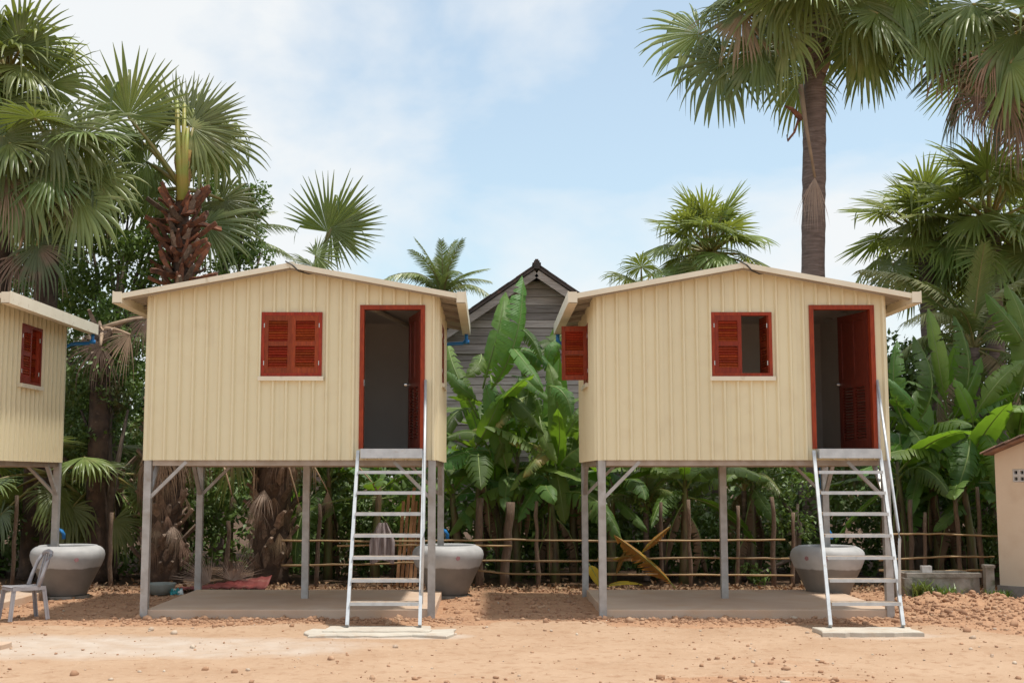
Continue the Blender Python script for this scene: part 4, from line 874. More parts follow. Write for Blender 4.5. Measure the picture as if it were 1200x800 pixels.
# ---------- builders
def stalk(parent_o, root, p0, p1, w0, w1, mat, sag=0.04):
    """stalk as a sub-part of the frond, laid out in the thing's space"""
    b = MB(); d = p1 - p0; pts = [p0.lerp(p1, t) + Vector((0,0, sag*d.length*4*t*(1-t))) for t in (0, .25, .5, .75, 1)]
    b.tube(pts, [w0 + (w1-w0)*t for t in (0, .25, .5, .75, 1)], 6)
    o = link('stalk', b.mesh('stalk', mat, True), parent_o)
    o.matrix_parent_inverse = parent_o.matrix_basis.inverted() @ Matrix.Translation(-Vector(root.location)); return o
def fan_frond(root, c, h, tip, mesh, up=(0,0,1), smat='stalk', wid=1.0, sw=0.032):
    o = put_fan('frond', root, h, tip, mesh, up, wid)
    stalk(o, root, c, h, sw*1.7, sw*0.8, M[smat]); return o
def ring_trunk(root, base, top, r0, r1, mat, n=30, lean=0.0, rough=0.03, seed=0, name='trunk'):
    r = random.Random(seed); b = MB(); pts = []; rad = []
    for i in range(n+1):
        t = i/n; p = base.lerp(top, t) + Vector((lean*math.sin(t*math.pi), 0, 0)); pts.append(p - Vector(root.location)); rad.append((r0 + (r1-r0)*t**0.6) * (1 + r.uniform(-rough, rough)*1.3))
    rad[0] *= 1.25
    b.tube(pts, rad, 14); return link(name, b.mesh(name, M[mat], True), root)
def boots(root, base, top, rad, n, mat, seed, ln=(0.25, 0.5), name='leaf_base', flare=0.5, wd=0.13):
    r = random.Random(seed)
    for k in range(n):
        t = (k + r.random())/n; p = base.lerp(top, t); a = k*2.4 + r.uniform(-.3,.3); el = RAD(88 - r.uniform(20, 62)*flare*1.6); d = sdirn(a, el); l_ = r.uniform(*ln)
        p0 = p + sdirn(a, 0)*rad*0.7
        key = 'boot%s%d' % (mat, k % 4)
        def fn(b):
            rr_ = random.Random(k); pts = [Vector((0, 0, 0)), Vector((0, .4, .03)), Vector((rr_.uniform(-.05,.05), .75, .0)), Vector((rr_.uniform(-.1,.1), 1, rr_.uniform(-.08,.08)))]
            vs = []
            for q, wv in zip(pts, (0.36, 0.22, 0.16, 0.08 + rr_.random()*0.08)): vs += [q + Vector((-wv,0,-0.05)), q + Vector((0,0,0.07)), q + Vector((wv,0,-0.05)), q + Vector((0,0,-0.09))]
            b.add(vs, [(4*i+j, 4*i+(j+1) % 4, 4*i+4+(j+1) % 4, 4*i+4+j) for i in range(3) for j in range(4)] + [(12,13,14,15)])
        if key not in CACHE: bb = MB(); fn(bb); CACHE[key] = bb.mesh(name, M[mat])
        put(name, CACHE[key], root, frame(p0, p0 + d*l_, sdirn(a, 0), (wd/0.3*0.35/max(0.2, l_)*0.4+0.5)*(0.72 if mat == 'boot' else 1.0), 1))
def fan_palm(label, cpx, Y, R, n, seed, group='fan palms around the yard', kind='fan', explicit=(), base_px=None, el=(80, -45), trunk=(0.24, 0.21), tmat='trunk', dead=0, pl=(0.9, 1.3), skirt=(), azr=(0, 360), bs=(0.9, 1.05), boot_n=0, ground=0.0, half=0):
    r = random.Random(seed); c = P(*cpx, Y); base = Vector((c.x if base_px is None else P(base_px, 600, Y).x, Y, ground))
    root = thing('fan_palm', label, 'palm', (base.x, Y, ground), group)
    if trunk: ring_trunk(root, base, c + Vector((0,0,-0.05)), trunk[0], trunk[1], tmat, n=max(12, int((c.z-ground)/0.16)), seed=seed)
    nv = {'fan': 5, 'fanb': 4}[kind]
    for hx, hy, dy, ta, tl, mesh, upv in explicit:      # hastula pixel, depth offset, screen angle of the blade (0 right, 90 up), metres, template, up
        h = P(hx, hy, Y + dy); d = Vector((math.cos(RAD(ta)), 0, math.sin(RAD(ta)))); d = (d + Vector((0, 0.25 if dy > 0 else -0.25, 0))).normalized()
        fan_frond(root, c, h, h + d*tl, mesh, upv, 'stalk_dead' if mesh.startswith('fand') else 'stalk')
    for k in range(n):
        t = (k + 0.5)/n; az = RAD(azr[0]) + (k*2.39996 % (2*math.pi))*(azr[1]-azr[0])/360 + r.uniform(-.2,.2); e = RAD(el[0] + (el[1]-el[0])*t**0.9 + r.uniform(-8, 8)); p_ = r.uniform(*pl)*R
        h = c + sdirn(az, e)*p_; e2 = e - RAD(r.uniform(8, 30) + 14*t); bl = R*r.uniform(*bs)
        mesh = '%s%d' % (kind, r.randrange(nv))
        if half and t > 0.7 and r.random() < half: mesh = 'fanh%d' % r.randrange(2)
        fan_frond(root, c, h, h + sdirn(az + r.uniform(-.25,.25), e2)*bl, mesh, sdirn(az + r.uniform(-.5,.5), e2 + math.pi/2) + Vector((r.uniform(-.3,.3), r.uniform(-.3,.3), 0)), 'stalk', 1.0, 0.024*R)
    for k in range(dead):
        az = r.uniform(0, 6.28); e = RAD(r.uniform(-75, -35)); p_ = r.uniform(0.5, 1.0)*R; h = c + Vector((0,0,-0.15)) + sdirn(az, e)*p_; e2 = e - RAD(r.uniform(10, 40))
        fan_frond(root, c + Vector((0,0,-0.15)), h, h + sdirn(az, max(e2, RAD(-88)))*R*r.uniform(0.75, 1.0), 'fand%d' % r.randrange(3), sdirn(az, 0), 'stalk_dead', r.uniform(0.6, 0.9), 0.024*R)
    if boot_n: boots(root, c + Vector((0,0,-0.9)), c, trunk[1], boot_n, 'boot_dry', seed)
    return root, c
def coco_palm(label, cpx, Y, Lf, n, seed, group='coconut palms behind the houses', el=(75, -30), trunk=(0.17, 0.13), explicit=(), base_px=None, ndead=0, azr=(0, 360)):
    r = random.Random(seed); c = P(*cpx, Y); base = Vector((c.x if base_px is None else P(base_px, 600, Y).x, Y, 0)); root = thing('coconut_palm', label, 'palm', (base.x, Y, 0), group)
    ring_trunk(root, base, c, trunk[0], trunk[1], 'trunk', n=24, seed=seed)
    for tx, ty, dy, mesh in explicit: put('frond', CACHE[mesh], root, frame(c, P(tx, ty, Y+dy), (0,0,1)))
    for k in range(n):
        t = (k+0.5)/n; az = RAD(azr[0]) + (k*2.39996 % (2*math.pi))*(azr[1]-azr[0])/360; e = RAD(el[0] + (el[1]-el[0])*t + r.uniform(-7,7)); l_ = Lf*r.uniform(0.85, 1.1)
        put('frond', CACHE['coco%d' % min(3, int(t*3.2 + r.random()*0.8))], root, frame(c, c + sdirn(az, e)*l_, (0,0,1)))
    for k in range(ndead): put('frond', CACHE['cocod'], root, frame(c, c + sdirn(r.uniform(0,6.28), RAD(r.uniform(-70,-30)))*Lf*0.9, (0,0,1)))
    return root
def banana_plant(label, bpx, Y, H, n, seed, explicit=(), Ll=(1.4, 2.1), el=(76, -42), r0=0.085, group='banana plants behind the fence', dead=2, rand_up=0.4):
    r = random.Random(seed); bx = P(bpx, 600, Y).x; root = thing('banana_plant', label, 'banana plant', (bx, Y, 0), group)
    top = Vector((bx + r.uniform(-.12,.12), Y, H)); pts = [Vector((0, 0, -0.05)), Vector((r.uniform(-.03,.03), 0, H*0.4)), top - Vector(root.location) - Vector((0,0,0.2)), top - Vector(root.location) + Vector((0,0,0.15))]
    b = MB(); pp = [pts[0].lerp(pts[1], .0), pts[0].lerp(pts[1], .5), pts[1], pts[1].lerp(pts[2], .5), pts[2], pts[3]]; b.tube(pp, [r0*1.15, r0*1.02, r0*0.92, r0*0.8, r0*0.65, r0*0.4], 10)
    link('stem', b.mesh('stem', M['bstem'], True), root)
    for spec in explicit:
        (x0, y0), (x1, y1), dy0, dy1, mesh = spec[:5]; upv = spec[5] if len(spec) > 5 else (0, -0.5, 1)
        put('leaf', CACHE[mesh], root, frame(P(x0, y0, Y+dy0), P(x1, y1, Y+dy1), upv, spec[6] if len(spec) > 6 else 1.0))
    for k in range(n):
        t = (k+0.5)/n; az = k*2.39996 + r.uniform(-.3,.3) + seed; e = RAD(el[0] + (el[1]-el[0])*t**0.85 + r.uniform(-8,8)); l_ = r.uniform(*Ll)*(0.75 if t < 0.12 else 1)
        m_ = 'banb%d' % r.randrange(2) if (t < 0.3 and r.random() < 0.6) else RBAN[(0,1,2,2,3,3,4,4,6,6,5)[r.randrange(11)]]
        put('leaf', CACHE[m_], root, frame(top + Vector((0,0,-0.25*t)), top + sdirn(az, e)*l_, Vector((r.uniform(-1,1)*rand_up, r.uniform(-1,1)*rand_up, 1)), r.uniform(0.9, 1.15)))
    for k in range(dead):
        az = r.uniform(0, 6.28); l_ = r.uniform(0.9, 1.5); p0 = top + Vector((0,0,-0.3-0.2*k)); put('dead_leaf', CACHE['banw%d' % (k % 2)], root, frame(p0, p0 + sdirn(az, RAD(r.uniform(-85,-65)))*l_, sdirn(az, 0)))
    return root
def leaf_cloud(pts, size, seed, mat, name, rs=0.35, updir=0.5):
    """many small folded leaves at the given points, one mesh"""
    r = np.random.RandomState(seed); n = len(pts); pts = np.asarray(pts)
    d = r.normal(size=(n, 3)); d[:,2] -= 0.35; d /= np.linalg.norm(d, axis=1)[:,None]
    u = r.normal(size=(n, 3)); u[:,2] += updir*2; u -= d*(u*d).sum(1)[:,None]; u /= np.linalg.norm(u, axis=1)[:,None]; s_ = np.cross(d, u)
    L_ = size*(1 + rs*r.uniform(-1, 1, n))[:,None]; W_ = L_*r.uniform(0.2, 0.30, (n, 1))
    a = pts; m_ = pts + d*L_*0.5 - u*L_*0.02; e = pts + d*L_ - u*L_*0.16; l_ = pts + d*L_*0.42 - s_*W_ + u*W_*0.3; q = pts + d*L_*0.42 + s_*W_ + u*W_*0.3
    V_ = np.stack([a, l_, e, q, m_], 1).reshape(-1, 3); k = np.arange(n)[:,None]*5
    F_ = np.concatenate([k + np.array([[0, 4, 1]]), k + np.array([[1, 4, 2]]), k + np.array([[0, 3, 4]]), k + np.array([[4, 3, 2]])])
    return np_mesh(name, V_, F_, mat)
def clump_points(clumps, dens, seed, loc):
    r = np.random.RandomState(seed); o = []
    for cx, cy, cz, rx, ry, rz in clumps:
        n = int(dens*(rx*ry + ry*rz + rx*rz)*4.2); v = r.normal(size=(n, 3)); v /= np.linalg.norm(v, axis=1)[:,None]; q = r.uniform(0.55, 1.08, (n, 1))**0.6
        o.append(v*q*np.array([rx, ry, rz]) + np.array([cx, cy, cz]) - np.array(loc))
    return np.concatenate(o)
def leafy_tree(label, cat, bpx, Y, blobs, seed, size=0.11, dens=90, mat='leaf', name='leafy_tree', group=None, trunk_r=0.09):
    """blobs: (px, py, dY, radius px x, radius px z)"""
    r = random.Random(seed); bx = P(bpx, 600, Y).x; root = thing(name, label, cat, (bx, Y, 0), group); cl = []; sc = Y/F_PX
    b = MB()
    for px, py, dy, rx, rz in blobs:
        c = P(px, py, Y+dy); n = 5
        for k in range(n):
            f = 0.62; q = Vector((r.uniform(-1,1)*rx*sc*0.62, r.uniform(-.5,.5)*rx*sc, r.uniform(-1,1)*rz*sc*0.62)); cl.append((c.x+q.x, c.y+q.y, c.z+q.z, rx*sc*r.uniform(.3,.6), rx*sc*r.uniform(.3,.55), rz*sc*r.uniform(.25,.5)))
        m_ = Vector((bx, Y, max(0.5, c.z*0.55))); b.tube([Vector((r.uniform(-.05,.05), 0, -0.05)), (m_ - Vector((bx, Y, 0))) + Vector((r.uniform(-.1,.1),0,0)), c - Vector((bx, Y, 0))], [trunk_r, trunk_r*0.7, trunk_r*0.25], 7)
    link('trunk', b.mesh('trunk', M['bark'], True), root)
    link('crown', leaf_cloud(clump_points(cl, dens, seed, (bx, Y, 0)), size, seed, M[mat], 'crown'), root)
    return root

# ---------- palms at the left
UPC = (0, -1, 0.25)       # upper face turned to the camera
fan_palm('large fan palm filling the top left corner', (8, 90), 24.2, 1.35, 20, 101, base_px=-8, el=(75, -62), half=0.3, tmat='shaggy', azr=(-150, 95), pl=(0.5, 0.9),
         explicit=[(24, 58, -0.8, 78, 1.35, 'fan3', (0,-1,-0.2)), (54, 100, -0.4, 22, 1.35, 'fan1', UPC), (4, 122, -1.0, -15, 1.3, 'fan2', UPC)])
fan_palm('drooping fan palm at the left, beneath the corner palm', (62, 178), 23.4, 1.3, 16, 102, base_px=40, el=(35, -75), dead=7, half=0.5, tmat='shaggy', pl=(0.6, 1.0),
         explicit=[(62, 152, -0.9, -25, 1.5, 'fan2', UPC), (28, 208, -0.9, -68, 1.5, 'fan2', UPC), (44, 288, -0.7, -60, 1.3, 'fanh0', UPC), (92, 232, -0.6, -50, 1.4, 'fan4', UPC), (8, 210, -1.0, -92, 1.5, 'fand0', UPC), (20, 300, -0.6, -80, 1.2, 'fand2', UPC), (96, 160, -0.5, -12, 1.4, 'fan2', UPC), (110, 205, -0.4, -35, 1.3, 'fan4', UPC), (4, 160, -0.9, -70, 1.4, 'fan1', UPC)])
# the pruned palm: orange leaf bases, yellow-green stalk column, few fans
pr, pc = fan_palm('pruned fan palm with rusty leaf bases and a yellow green spear', (214, 222), 23.8, 1.4, 0, 103, base_px=208, trunk=(0.26, 0.13), tmat='shaggy',
         explicit=[(222, 148, 0.10, 68, 1.35, 'fanu', UPC), (226, 150, 0.05, 5, 1.3, 'fan3', UPC), (206, 142, 0.3, 125, 1.3, 'fanu', UPC), (150, 137, -0.3, 88, 1.5, 'fanu', UPC), (232, 156, 0.15, -35, 1.35, 'fan2', UPC),
                   (172, 190, 0.6, 205, 1.3, 'fan4', UPC), (240, 262, 0.7, 10, 1.35, 'fan1', UPC), (252, 165, 0.6, 0, 1.3, 'fan2', UPC), (185, 225, 0.5, 225, 1.2, 'fan2', UPC), (262, 235, 0.9, -35, 1.2, 'fan4', UPC), (165, 165, 0.7, 150, 1.2, 'fan1', UPC)])
b = MB()
lo = Vector(pr.location)
for dx, ytop, w_ in ((-7, 118, 0.07), (2, 122, 0.06), (6, 150, 0.05)): b.tube([P(214, 235, 23.7)-lo, P(214+dx*0.6, 180, 23.7)-lo, P(214+dx, ytop, 23.65)-lo], [0.12, w_, w_*0.55], 7)
link('spear', b.mesh('spear', M['spear'], True), pr)
boots(pr, P(214, 250, 23.8), P(214, 188, 23.8), 0.08, 16, 'boot_yellow', 7, (0.3, 0.55), flare=0.14, wd=0.2)
boots(pr, P(211, 340, 23.8), P(213, 236, 23.8), 0.24, 46, 'boot', 8, (0.25, 0.6), flare=0.55, wd=0.3)
boots(pr, P(211, 340, 23.8), P(213, 240, 23.8), 0.25, 34, 'boot', 18, (0.35, 0.75), flare=0.95, wd=0.16)
boots(pr, P(211, 345, 23.8), P(213, 245, 23.8), 0.25, 26, 'boot_dry', 19, (0.2, 0.6), flare=0.8, wd=0.3)
# fan above the ridge of the closed house
fan_palm('young fan palm whose single fan rises above a roof ridge', (371, 330), 27.0, 1.2, 4, 104, trunk=(0.16, 0.14), el=(-10, -50), pl=(0.4, 0.6),
         explicit=[(384, 272, -0.1, 66, 1.5, 'fanu', UPC), (388, 268, -0.15, 10, 1.25, 'fanu', UPC), (370, 300, -0.3, 20, 0.8, 'fan3', (0.3,-1,0.6)), (366, 312, 0.0, 150, 0.7, 'fan1', (0.1,-0.6,1))])
# hanging dead fans left of the closed house
dp, dc = fan_palm('short palm with dry brown hanging fans beside the closed window house', (120, 385), 22.6, 1.1, 0, 105, trunk=(0.2, 0.18), tmat='shaggy', el=(-20, -70), boot_n=14, half=0.3,
         explicit=[(152, 392, -0.3, 215, 1.1, 'fand1', UPC), (118, 405, -0.4, 222, 1.1, 'fand0', UPC), (172, 372, -0.2, 245, 1.0, 'fand0', UPC)])
fan_palm('dark low fan palm behind the chair and jar', (60, 556), 22.9, 0.95, 12, 106, trunk=(0.18, 0.16), tmat='shaggy', el=(40, -45), boot_n=10)
fan_palm('dark low fan palm between the left house and the closed window house', (128, 556), 23.1, 0.9, 10, 107, trunk=(0.2, 0.18), tmat='shaggy', el=(20, -70), boot_n=20, dead=3)
for px, lb, sd_ in ((196, 'shaggy palm trunk seen behind the left front post', 1), (322, 'thick shaggy palm trunk beneath the closed window', 2)):
    rt, cc = fan_palm(lb, (px, 468 if sd_ == 2 else 470), 22.3+0.1*sd_, 1.15, 0 if sd_ == 1 else 3, 110+sd_, trunk=(0.30, 0.34), tmat='shaggy', el=(10, -50), dead=8)
    boots(rt, Vector((cc.x, cc.y, 0.1)), cc, 0.30, 150, 'boot_dry', 20+sd_, (0.25, 0.5), flare=0.5, wd=0.3)
    rq = random.Random(60+sd_)
    for k in range(22):      # dry leaf rags hugging the trunk
        a = rq.uniform(-1.6, 1.6); p0 = Vector((cc.x, cc.y, 0.5 + 1.75*rq.random())) + sdirn(a, 0)*0.34; put_fan('dead_frond', rt, p0, p0 + sdirn(a + rq.uniform(-.3,.3), RAD(rq.uniform(-85, -50)))*rq.uniform(0.35, 0.7), ('fand0', 'fand1', 'fand2', 'fanp')[k % 4], sdirn(a, 0.2), rq.uniform(0.3, 0.7))
    if sd_ == 2:      # dry stalks hanging from its crown
        for ch in (((298, 535), (297, 585), (297, 622)), ((336, 540), (350, 588), (352, 610)), ((364, 540), (384, 575), (384, 612)), ((418, 545), (440, 570), (446, 600)), ((262, 545), (272, 580), (276, 600))):
            h0, h1, h2 = (P(*q, 22.05) for q in ch); o = put_fan('dead_frond', rt, h1, h2, 'fanp', (0.2,-1,0), 0.35); stalk(o, rt, h0, h1, 0.018, 0.012, M['stalk_dead'], 0.02)
# ---------- palms behind and at the right
coco_palm('small coconut palm showing over the roof beside the plank house', (517, 352), 36.0, 1.9, 13, 201, el=(86, -10), explicit=[(555, 318, -0.3, 'coco1'), (470, 322, -0.3, 'coco1'), (575, 330, 0, 'coco2')])
tall, tcn_ = fan_palm('tall fan palm with a bare trunk rising behind the right hand roof', (956, 2), 24.5, 1.5, 20, 301, base_px=947, trunk=(0.27, 0.225), el=(60, -42), pl=(0.9, 1.25), half=0.1,
         explicit=[(845, 70, -0.5, 235, 1.6, 'fan2', UPC), (820, 40, -0.2, 205, 1.5, 'fan4', UPC), (889, 60, -0.6, 262, 1.45, 'fan1', UPC), (1012, 40, -0.4, -78, 1.6, 'fan1', UPC), (912, -8, -1.0, 243, 1.5, 'fan2', UPC), (1004, 0, -1.0, -62, 1.6, 'fan2', UPC), (950, -30, -1.2, 262, 1.5, 'fan4', UPC), (1055, -10, -0.9, -70, 1.6, 'fan2', UPC),
                   (1050, 20, -0.2, -60, 1.5, 'fan4', UPC), (870, 15, -0.9, 250, 1.5, 'fanh1', UPC)])
boots(tall, P(956, 100, 24.5), P(956, 12, 24.5), 0.22, 44, 'boot_dry', 31, (0.3, 0.55), flare=0.35, wd=0.3)
# the dead frond hanging on its trunk
hh = P(955, 208, 23.85); put_fan('dead_frond', tall, hh, P(951, 272, 23.9), 'fanp', (0,-1,0), 0.42); put_fan('dead_frond', tall, hh, P(959, 262, 23.85), 'fanp', (0.2,-1,0), 0.3); b = MB()
b.tube([P(938, 100, 23.95)-Vector(tall.location), P(945, 150, 23.9)-Vector(tall.location), hh-Vector(tall.location)], [0.06, 0.04, 0.025], 7); link('dead_stalk', b.mesh('dead_stalk', M['stalk_dead'], True), tall)
b = MB(); tl_ = Vector(tall.location)
b.tube([P(940, 140, 24.15)-tl_, P(928, 128, 24.1)-tl_, P(919, 124, 24.1)-tl_], [0.07, 0.045, 0.015], 6); b.tube([P(936, 140, 24.1)-tl_, P(931, 155, 24.1)-tl_, P(923, 165, 24.1)-tl_, P(922, 158, 24.1)-tl_], [0.03, 0.025, 0.03, 0.01], 6); link('broken_stub', b.mesh('broken_stub', M['boot']), tall)
fan_palm('fan palm with a skirt of brown dead fans at the top right corner', (1212, 30), 24.0, 1.55, 26, 302, trunk=(0.27, 0.22), el=(55, -62), half=0.5, dead=6,
         explicit=[(1090, 30, -0.4, 255, 1.5, 'fan2', UPC), (1120, 60, -0.2, 235, 1.4, 'fanh0', UPC), (1165, 80, -0.7, 245, 1.5, 'fanh1', UPC), (1150, 115, -0.9, 240, 1.3, 'fand0', UPC), (1180, 115, -1.0, 262, 1.5, 'fand2', UPC), (1165, 60, -1.0, 232, 1.5, 'fand2', UPC), (1195, 150, -1.0, 250, 1.2, 'fand0', UPC), (1140, 5, -0.8, 250, 1.5, 'fan4', UPC), (1190, 40, -1.0, 240, 1.6, 'fan2', UPC)])
fan_palm('bright bushy fan palm peeking over the right hand roof ridge', (832, 298), 33.0, 1.15, 30, 303, kind='fanb', trunk=(0.22, 0.2), el=(85, -35), pl=(0.7, 1.1))
fan_palm('small fan palm fan at the left of the ridge palm', (752, 338), 32.0, 0.9, 7, 304, kind='fan', trunk=(0.15, 0.13), el=(70, -10), pl=(0.4, 0.7))
fan_palm('bright fan palm right of the tall trunk', (1085, 285), 28.0, 1.15, 26, 305, kind='fanb', trunk=(0.2, 0.18), el=(85, -40), pl=(0.75, 1.15))
fan_palm('tall bushy bright fan palm at the right edge', (1160, 262), 27.0, 1.25, 32, 306, kind='fanb', trunk=(0.22, 0.2), el=(85, -55), pl=(0.75, 1.15))
fan_palm('fan palm half hidden at the right edge below the brown skirt', (1215, 300), 28.5, 1.3, 18, 307, kind='fanb', trunk=(0.22, 0.2), el=(80, -50))
coco_palm('coconut palm with arching dry tipped fronds above the banana plants', (1140, 408), 24.6, 2.1, 12, 202, el=(70, -55), ndead=2,
          explicit=[(1010, 316, -0.4, 'cocop0'), (1058, 378, -0.6, 'cocop1'), (1210, 322, -0.5, 'cocop0'), (1085, 330, -0.3, 'coco1'), (1050, 420, 0.4, 'coco3'), (1215, 400, -0.3, 'coco3'), (1180, 480, -0.4, 'cocod')])
coco_palm('spiky coconut seedling behind the fence by the dead banana leaves', (757, 600), 22.9, 1.25, 11, 204, el=(80, -5), trunk=(0.06, 0.05))
coco_palm('coconut seedling behind the ladder of the right hand house', (872, 575), 23.0, 1.3, 10, 205, el=(75, -20), trunk=(0.06, 0.05), ndead=2)
coco_palm('coconut palm leaf sprays behind the pruned palm', (262, 300), 30.0, 1.9, 9, 203, el=(60, -20), explicit=[(345, 268, -0.3, 'coco2'), (340, 300, -0.3, 'coco1')])
# ---------- broad leaved trees and shrubs
leafy_tree('leafy green tree between the left house and the pruned palm', 'tree', 118, 24.4, [(140, 305, -0.3, 50, 42), (110, 340, 0.2, 50, 50), (110, 400, 0, 55, 60), (150, 430, -0.9, 45, 50), (60, 380, 0.8, 70, 60), (175, 275, 0.2, 35, 35), (100, 490, 0.2, 70, 50), (150, 380, -0.5, 40, 40), (170, 330, 0, 35, 40)], 401, size=0.11, dens=170)
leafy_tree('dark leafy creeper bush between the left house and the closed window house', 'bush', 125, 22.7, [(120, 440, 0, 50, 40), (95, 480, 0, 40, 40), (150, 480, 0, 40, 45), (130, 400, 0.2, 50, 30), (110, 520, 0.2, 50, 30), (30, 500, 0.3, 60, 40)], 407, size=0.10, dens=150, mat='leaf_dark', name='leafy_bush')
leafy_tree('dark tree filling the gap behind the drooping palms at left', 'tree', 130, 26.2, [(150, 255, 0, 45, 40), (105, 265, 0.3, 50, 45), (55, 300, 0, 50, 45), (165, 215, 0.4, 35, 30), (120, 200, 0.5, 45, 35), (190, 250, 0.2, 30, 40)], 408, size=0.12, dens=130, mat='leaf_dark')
leafy_tree('creeper covered tree right of the pruned palm', 'tree', 270, 25.5, [(285, 250, 0, 38, 50), (265, 300, 0, 50, 38), (240, 210, 0.4, 30, 35), (305, 295, 0, 22, 30), (200, 300, 1, 50, 40)], 402, size=0.10, dens=170)
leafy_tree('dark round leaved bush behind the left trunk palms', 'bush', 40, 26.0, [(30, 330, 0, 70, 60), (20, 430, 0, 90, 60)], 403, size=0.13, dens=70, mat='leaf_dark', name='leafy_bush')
leafy_tree('green shrub behind the jar of the right hand ladder', 'bush', 930, 22.6, [(935, 590, 0, 40, 40), (900, 560, 0.3, 45, 30), (890, 672, -0.4, 22, 16)], 404, size=0.09, dens=130, name='leafy_bush')
leafy_tree('small leafy shrub behind the middle post of the right hand house', 'bush', 775, 23.0, [(760, 590, 0, 50, 40), (810, 570, 0.3, 40, 30)], 405, size=0.09, dens=100, name='leafy_bush')
leafy_tree('green shrub below the banana clump at the right', 'bush', 1075, 23.2, [(1060, 610, 0, 40, 36), (1130, 620, 0, 45, 36), (1100, 560, 0.5, 60, 40)], 406, size=0.10, dens=100, name='leafy_bush', mat='leaf_dark')

# undergrowth: one dark uncountable mass behind the fence
r = np.random.RandomState(77); pts = []
for k in range(330):
    x = r.uniform(-15, 15); y = r.uniform(23.4, 26.2); h = r.uniform(0.3, 2.6); pts.append((x, y, h*r.uniform(0.3, 1), r.uniform(.3,.7), r.uniform(.3,.6), r.uniform(.3,.6)))
for k in range(170):
    x = r.uniform(-20, 20); y = r.uniform(28.8, 33.0); z_ = r.uniform(0.3, 4.6); pts.append((x, y, z_, r.uniform(.6,1.2), r.uniform(.5,.9), r.uniform(.5,1.0)))
for k in range(60):
    x = r.uniform(-16, -5.0); y = r.uniform(26.5, 29.0); z_ = r.uniform(1.5, 6.0); pts.append((x, y, z_, r.uniform(.6,1.1), r.uniform(.5,.9), r.uniform(.5,1.0)))
for k in range(60):
    x = r.uniform(8.6, 16); y = r.uniform(27.5, 30.0); z_ = r.uniform(1.5, 5.6); pts.append((x, y, z_, r.uniform(.6,1.1), r.uniform(.5,.9), r.uniform(.5,1.0)))
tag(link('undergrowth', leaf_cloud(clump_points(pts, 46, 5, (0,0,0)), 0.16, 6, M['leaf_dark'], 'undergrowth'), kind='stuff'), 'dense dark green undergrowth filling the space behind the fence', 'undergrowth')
# far tree line closing the horizon
pts = []
for k in range(420):
    a = r.uniform(0, 2*math.pi); d = r.uniform(60, 75); x, y = d*math.sin(a), d*math.cos(a)
    if y < -10: continue
    pts.append((x, y, r.uniform(0.5, 4.2), r.uniform(2,3.5), r.uniform(2,3), r.uniform(1.2,2.2)))
tag(link('tree_line', leaf_cloud(clump_points(pts, 2.4, 15, (0,0,0)), 0.75, 16, M['leaf_dark'], 'tree_line'), kind='stuff'), 'distant green tree line closing off the horizon', 'tree line')

# ---------- banana plants
UF = (0, -1, 0.3)
banana_plant('banana plant with one huge upright leaf in front of the plank house', 560, 22.6, 2.4, 8, 501, dead=3,
    explicit=[((568, 465), (613, 326), 0, -0.3, 'ban4', (0.7,-1,0.2), 0.8), ((566, 455), (586, 342), 0.1, 0.1, 'ban1', (-0.3,-1,0.1), 0.9), ((560, 470), (524, 432), 0, -0.4, 'ban2', UF, 1.1), ((568, 470), (640, 505), 0, -0.6, 'ban3', (0,-0.5,1)), ((590, 400), (641, 456), -0.2, -0.7, 'ban1', (0.7,-1,0.6), 1.1), ((564, 415), (543, 440), -0.2, -0.6, 'ban2', UF, 1.8), ((556, 526), (588, 463), -0.4, -0.7, 'banb1', (0.3,-1,0.1), 1.2), ((575, 535), (522, 516), -0.3, -0.8, 'ban3', (0,-0.7,1), 1.2), ((600, 384), (632, 424), 0.2, -0.3, 'ban6', UF, 1.0), ((575, 440), (560, 500), 0.2, 0.0, 'ban6', UF, 1.4), ((560, 480), (520, 530), 0, -0.6, 'ban3', (0,-0.5,1)), ((560, 490), (530, 400), 0, 0.3, 'ban6', UF)])
banana_plant('banana plant with glossy drooping leaves in the middle gap', 606, 22.9, 2.2, 9, 502, dead=2,
    explicit=[((600, 440), (650, 470), 0, -0.5, 'ban1', (0.2,-0.7,1)), ((590, 500), (575, 545), -0.3, -0.6, 'ban2', UF), ((596, 560), (570, 452), -0.4, -0.7, 'ban0', UF, 0.9), ((612, 520), (550, 505), 0, -0.5, 'bane0', (0,-0.6,1)), ((605, 450), (668, 385), 0, 0.4, 'ban4', UF), ((585, 420), (650, 440), 0.2, -0.4, 'ban6', (0,-0.8,0.8))])
banana_plant('banana plant with yellow edged leaves beside the right hand house', 650, 22.5, 1.7, 9, 503, dead=3,
    explicit=[((648, 530), (637, 428), 0, -0.2, 'ban5', UF), ((655, 540), (598, 518), 0, -0.6, 'bane1', (0,-0.7,1)), ((618, 464), (580, 503), -0.1, -0.6, 'bane1', (-0.3,-0.8,1), 1.3), ((648, 532), (613, 559), -0.2, -0.7, 'bane0', (0,-0.7,1), 1.5), ((642, 452), (665, 490), -0.2, -0.6, 'ban6', UF, 1.7), ((632, 488), (656, 540), -0.3, -0.6, 'ban1', UF, 1.1), ((620, 455), (612, 500), 0.1, 0.0, 'ban4', UF, 1.8), ((640, 430), (660, 400), 0.3, 0.2, 'ban2', UF, 1.5), ((600, 450), (630, 500), 0.3, 0.1, 'ban2', UF, 1.4), ((650, 540), (662, 612), -0.2, -0.5, 'ban0', UF, 1.2), ((658, 520), (690, 470), 0, -0.2, 'ban4', UF), ((640, 560), (600, 575), -0.1, -0.6, 'ban3', (0,-0.6,1)), ((645, 545), (655, 420), 0.2, 0.5, 'banb0', UF)])
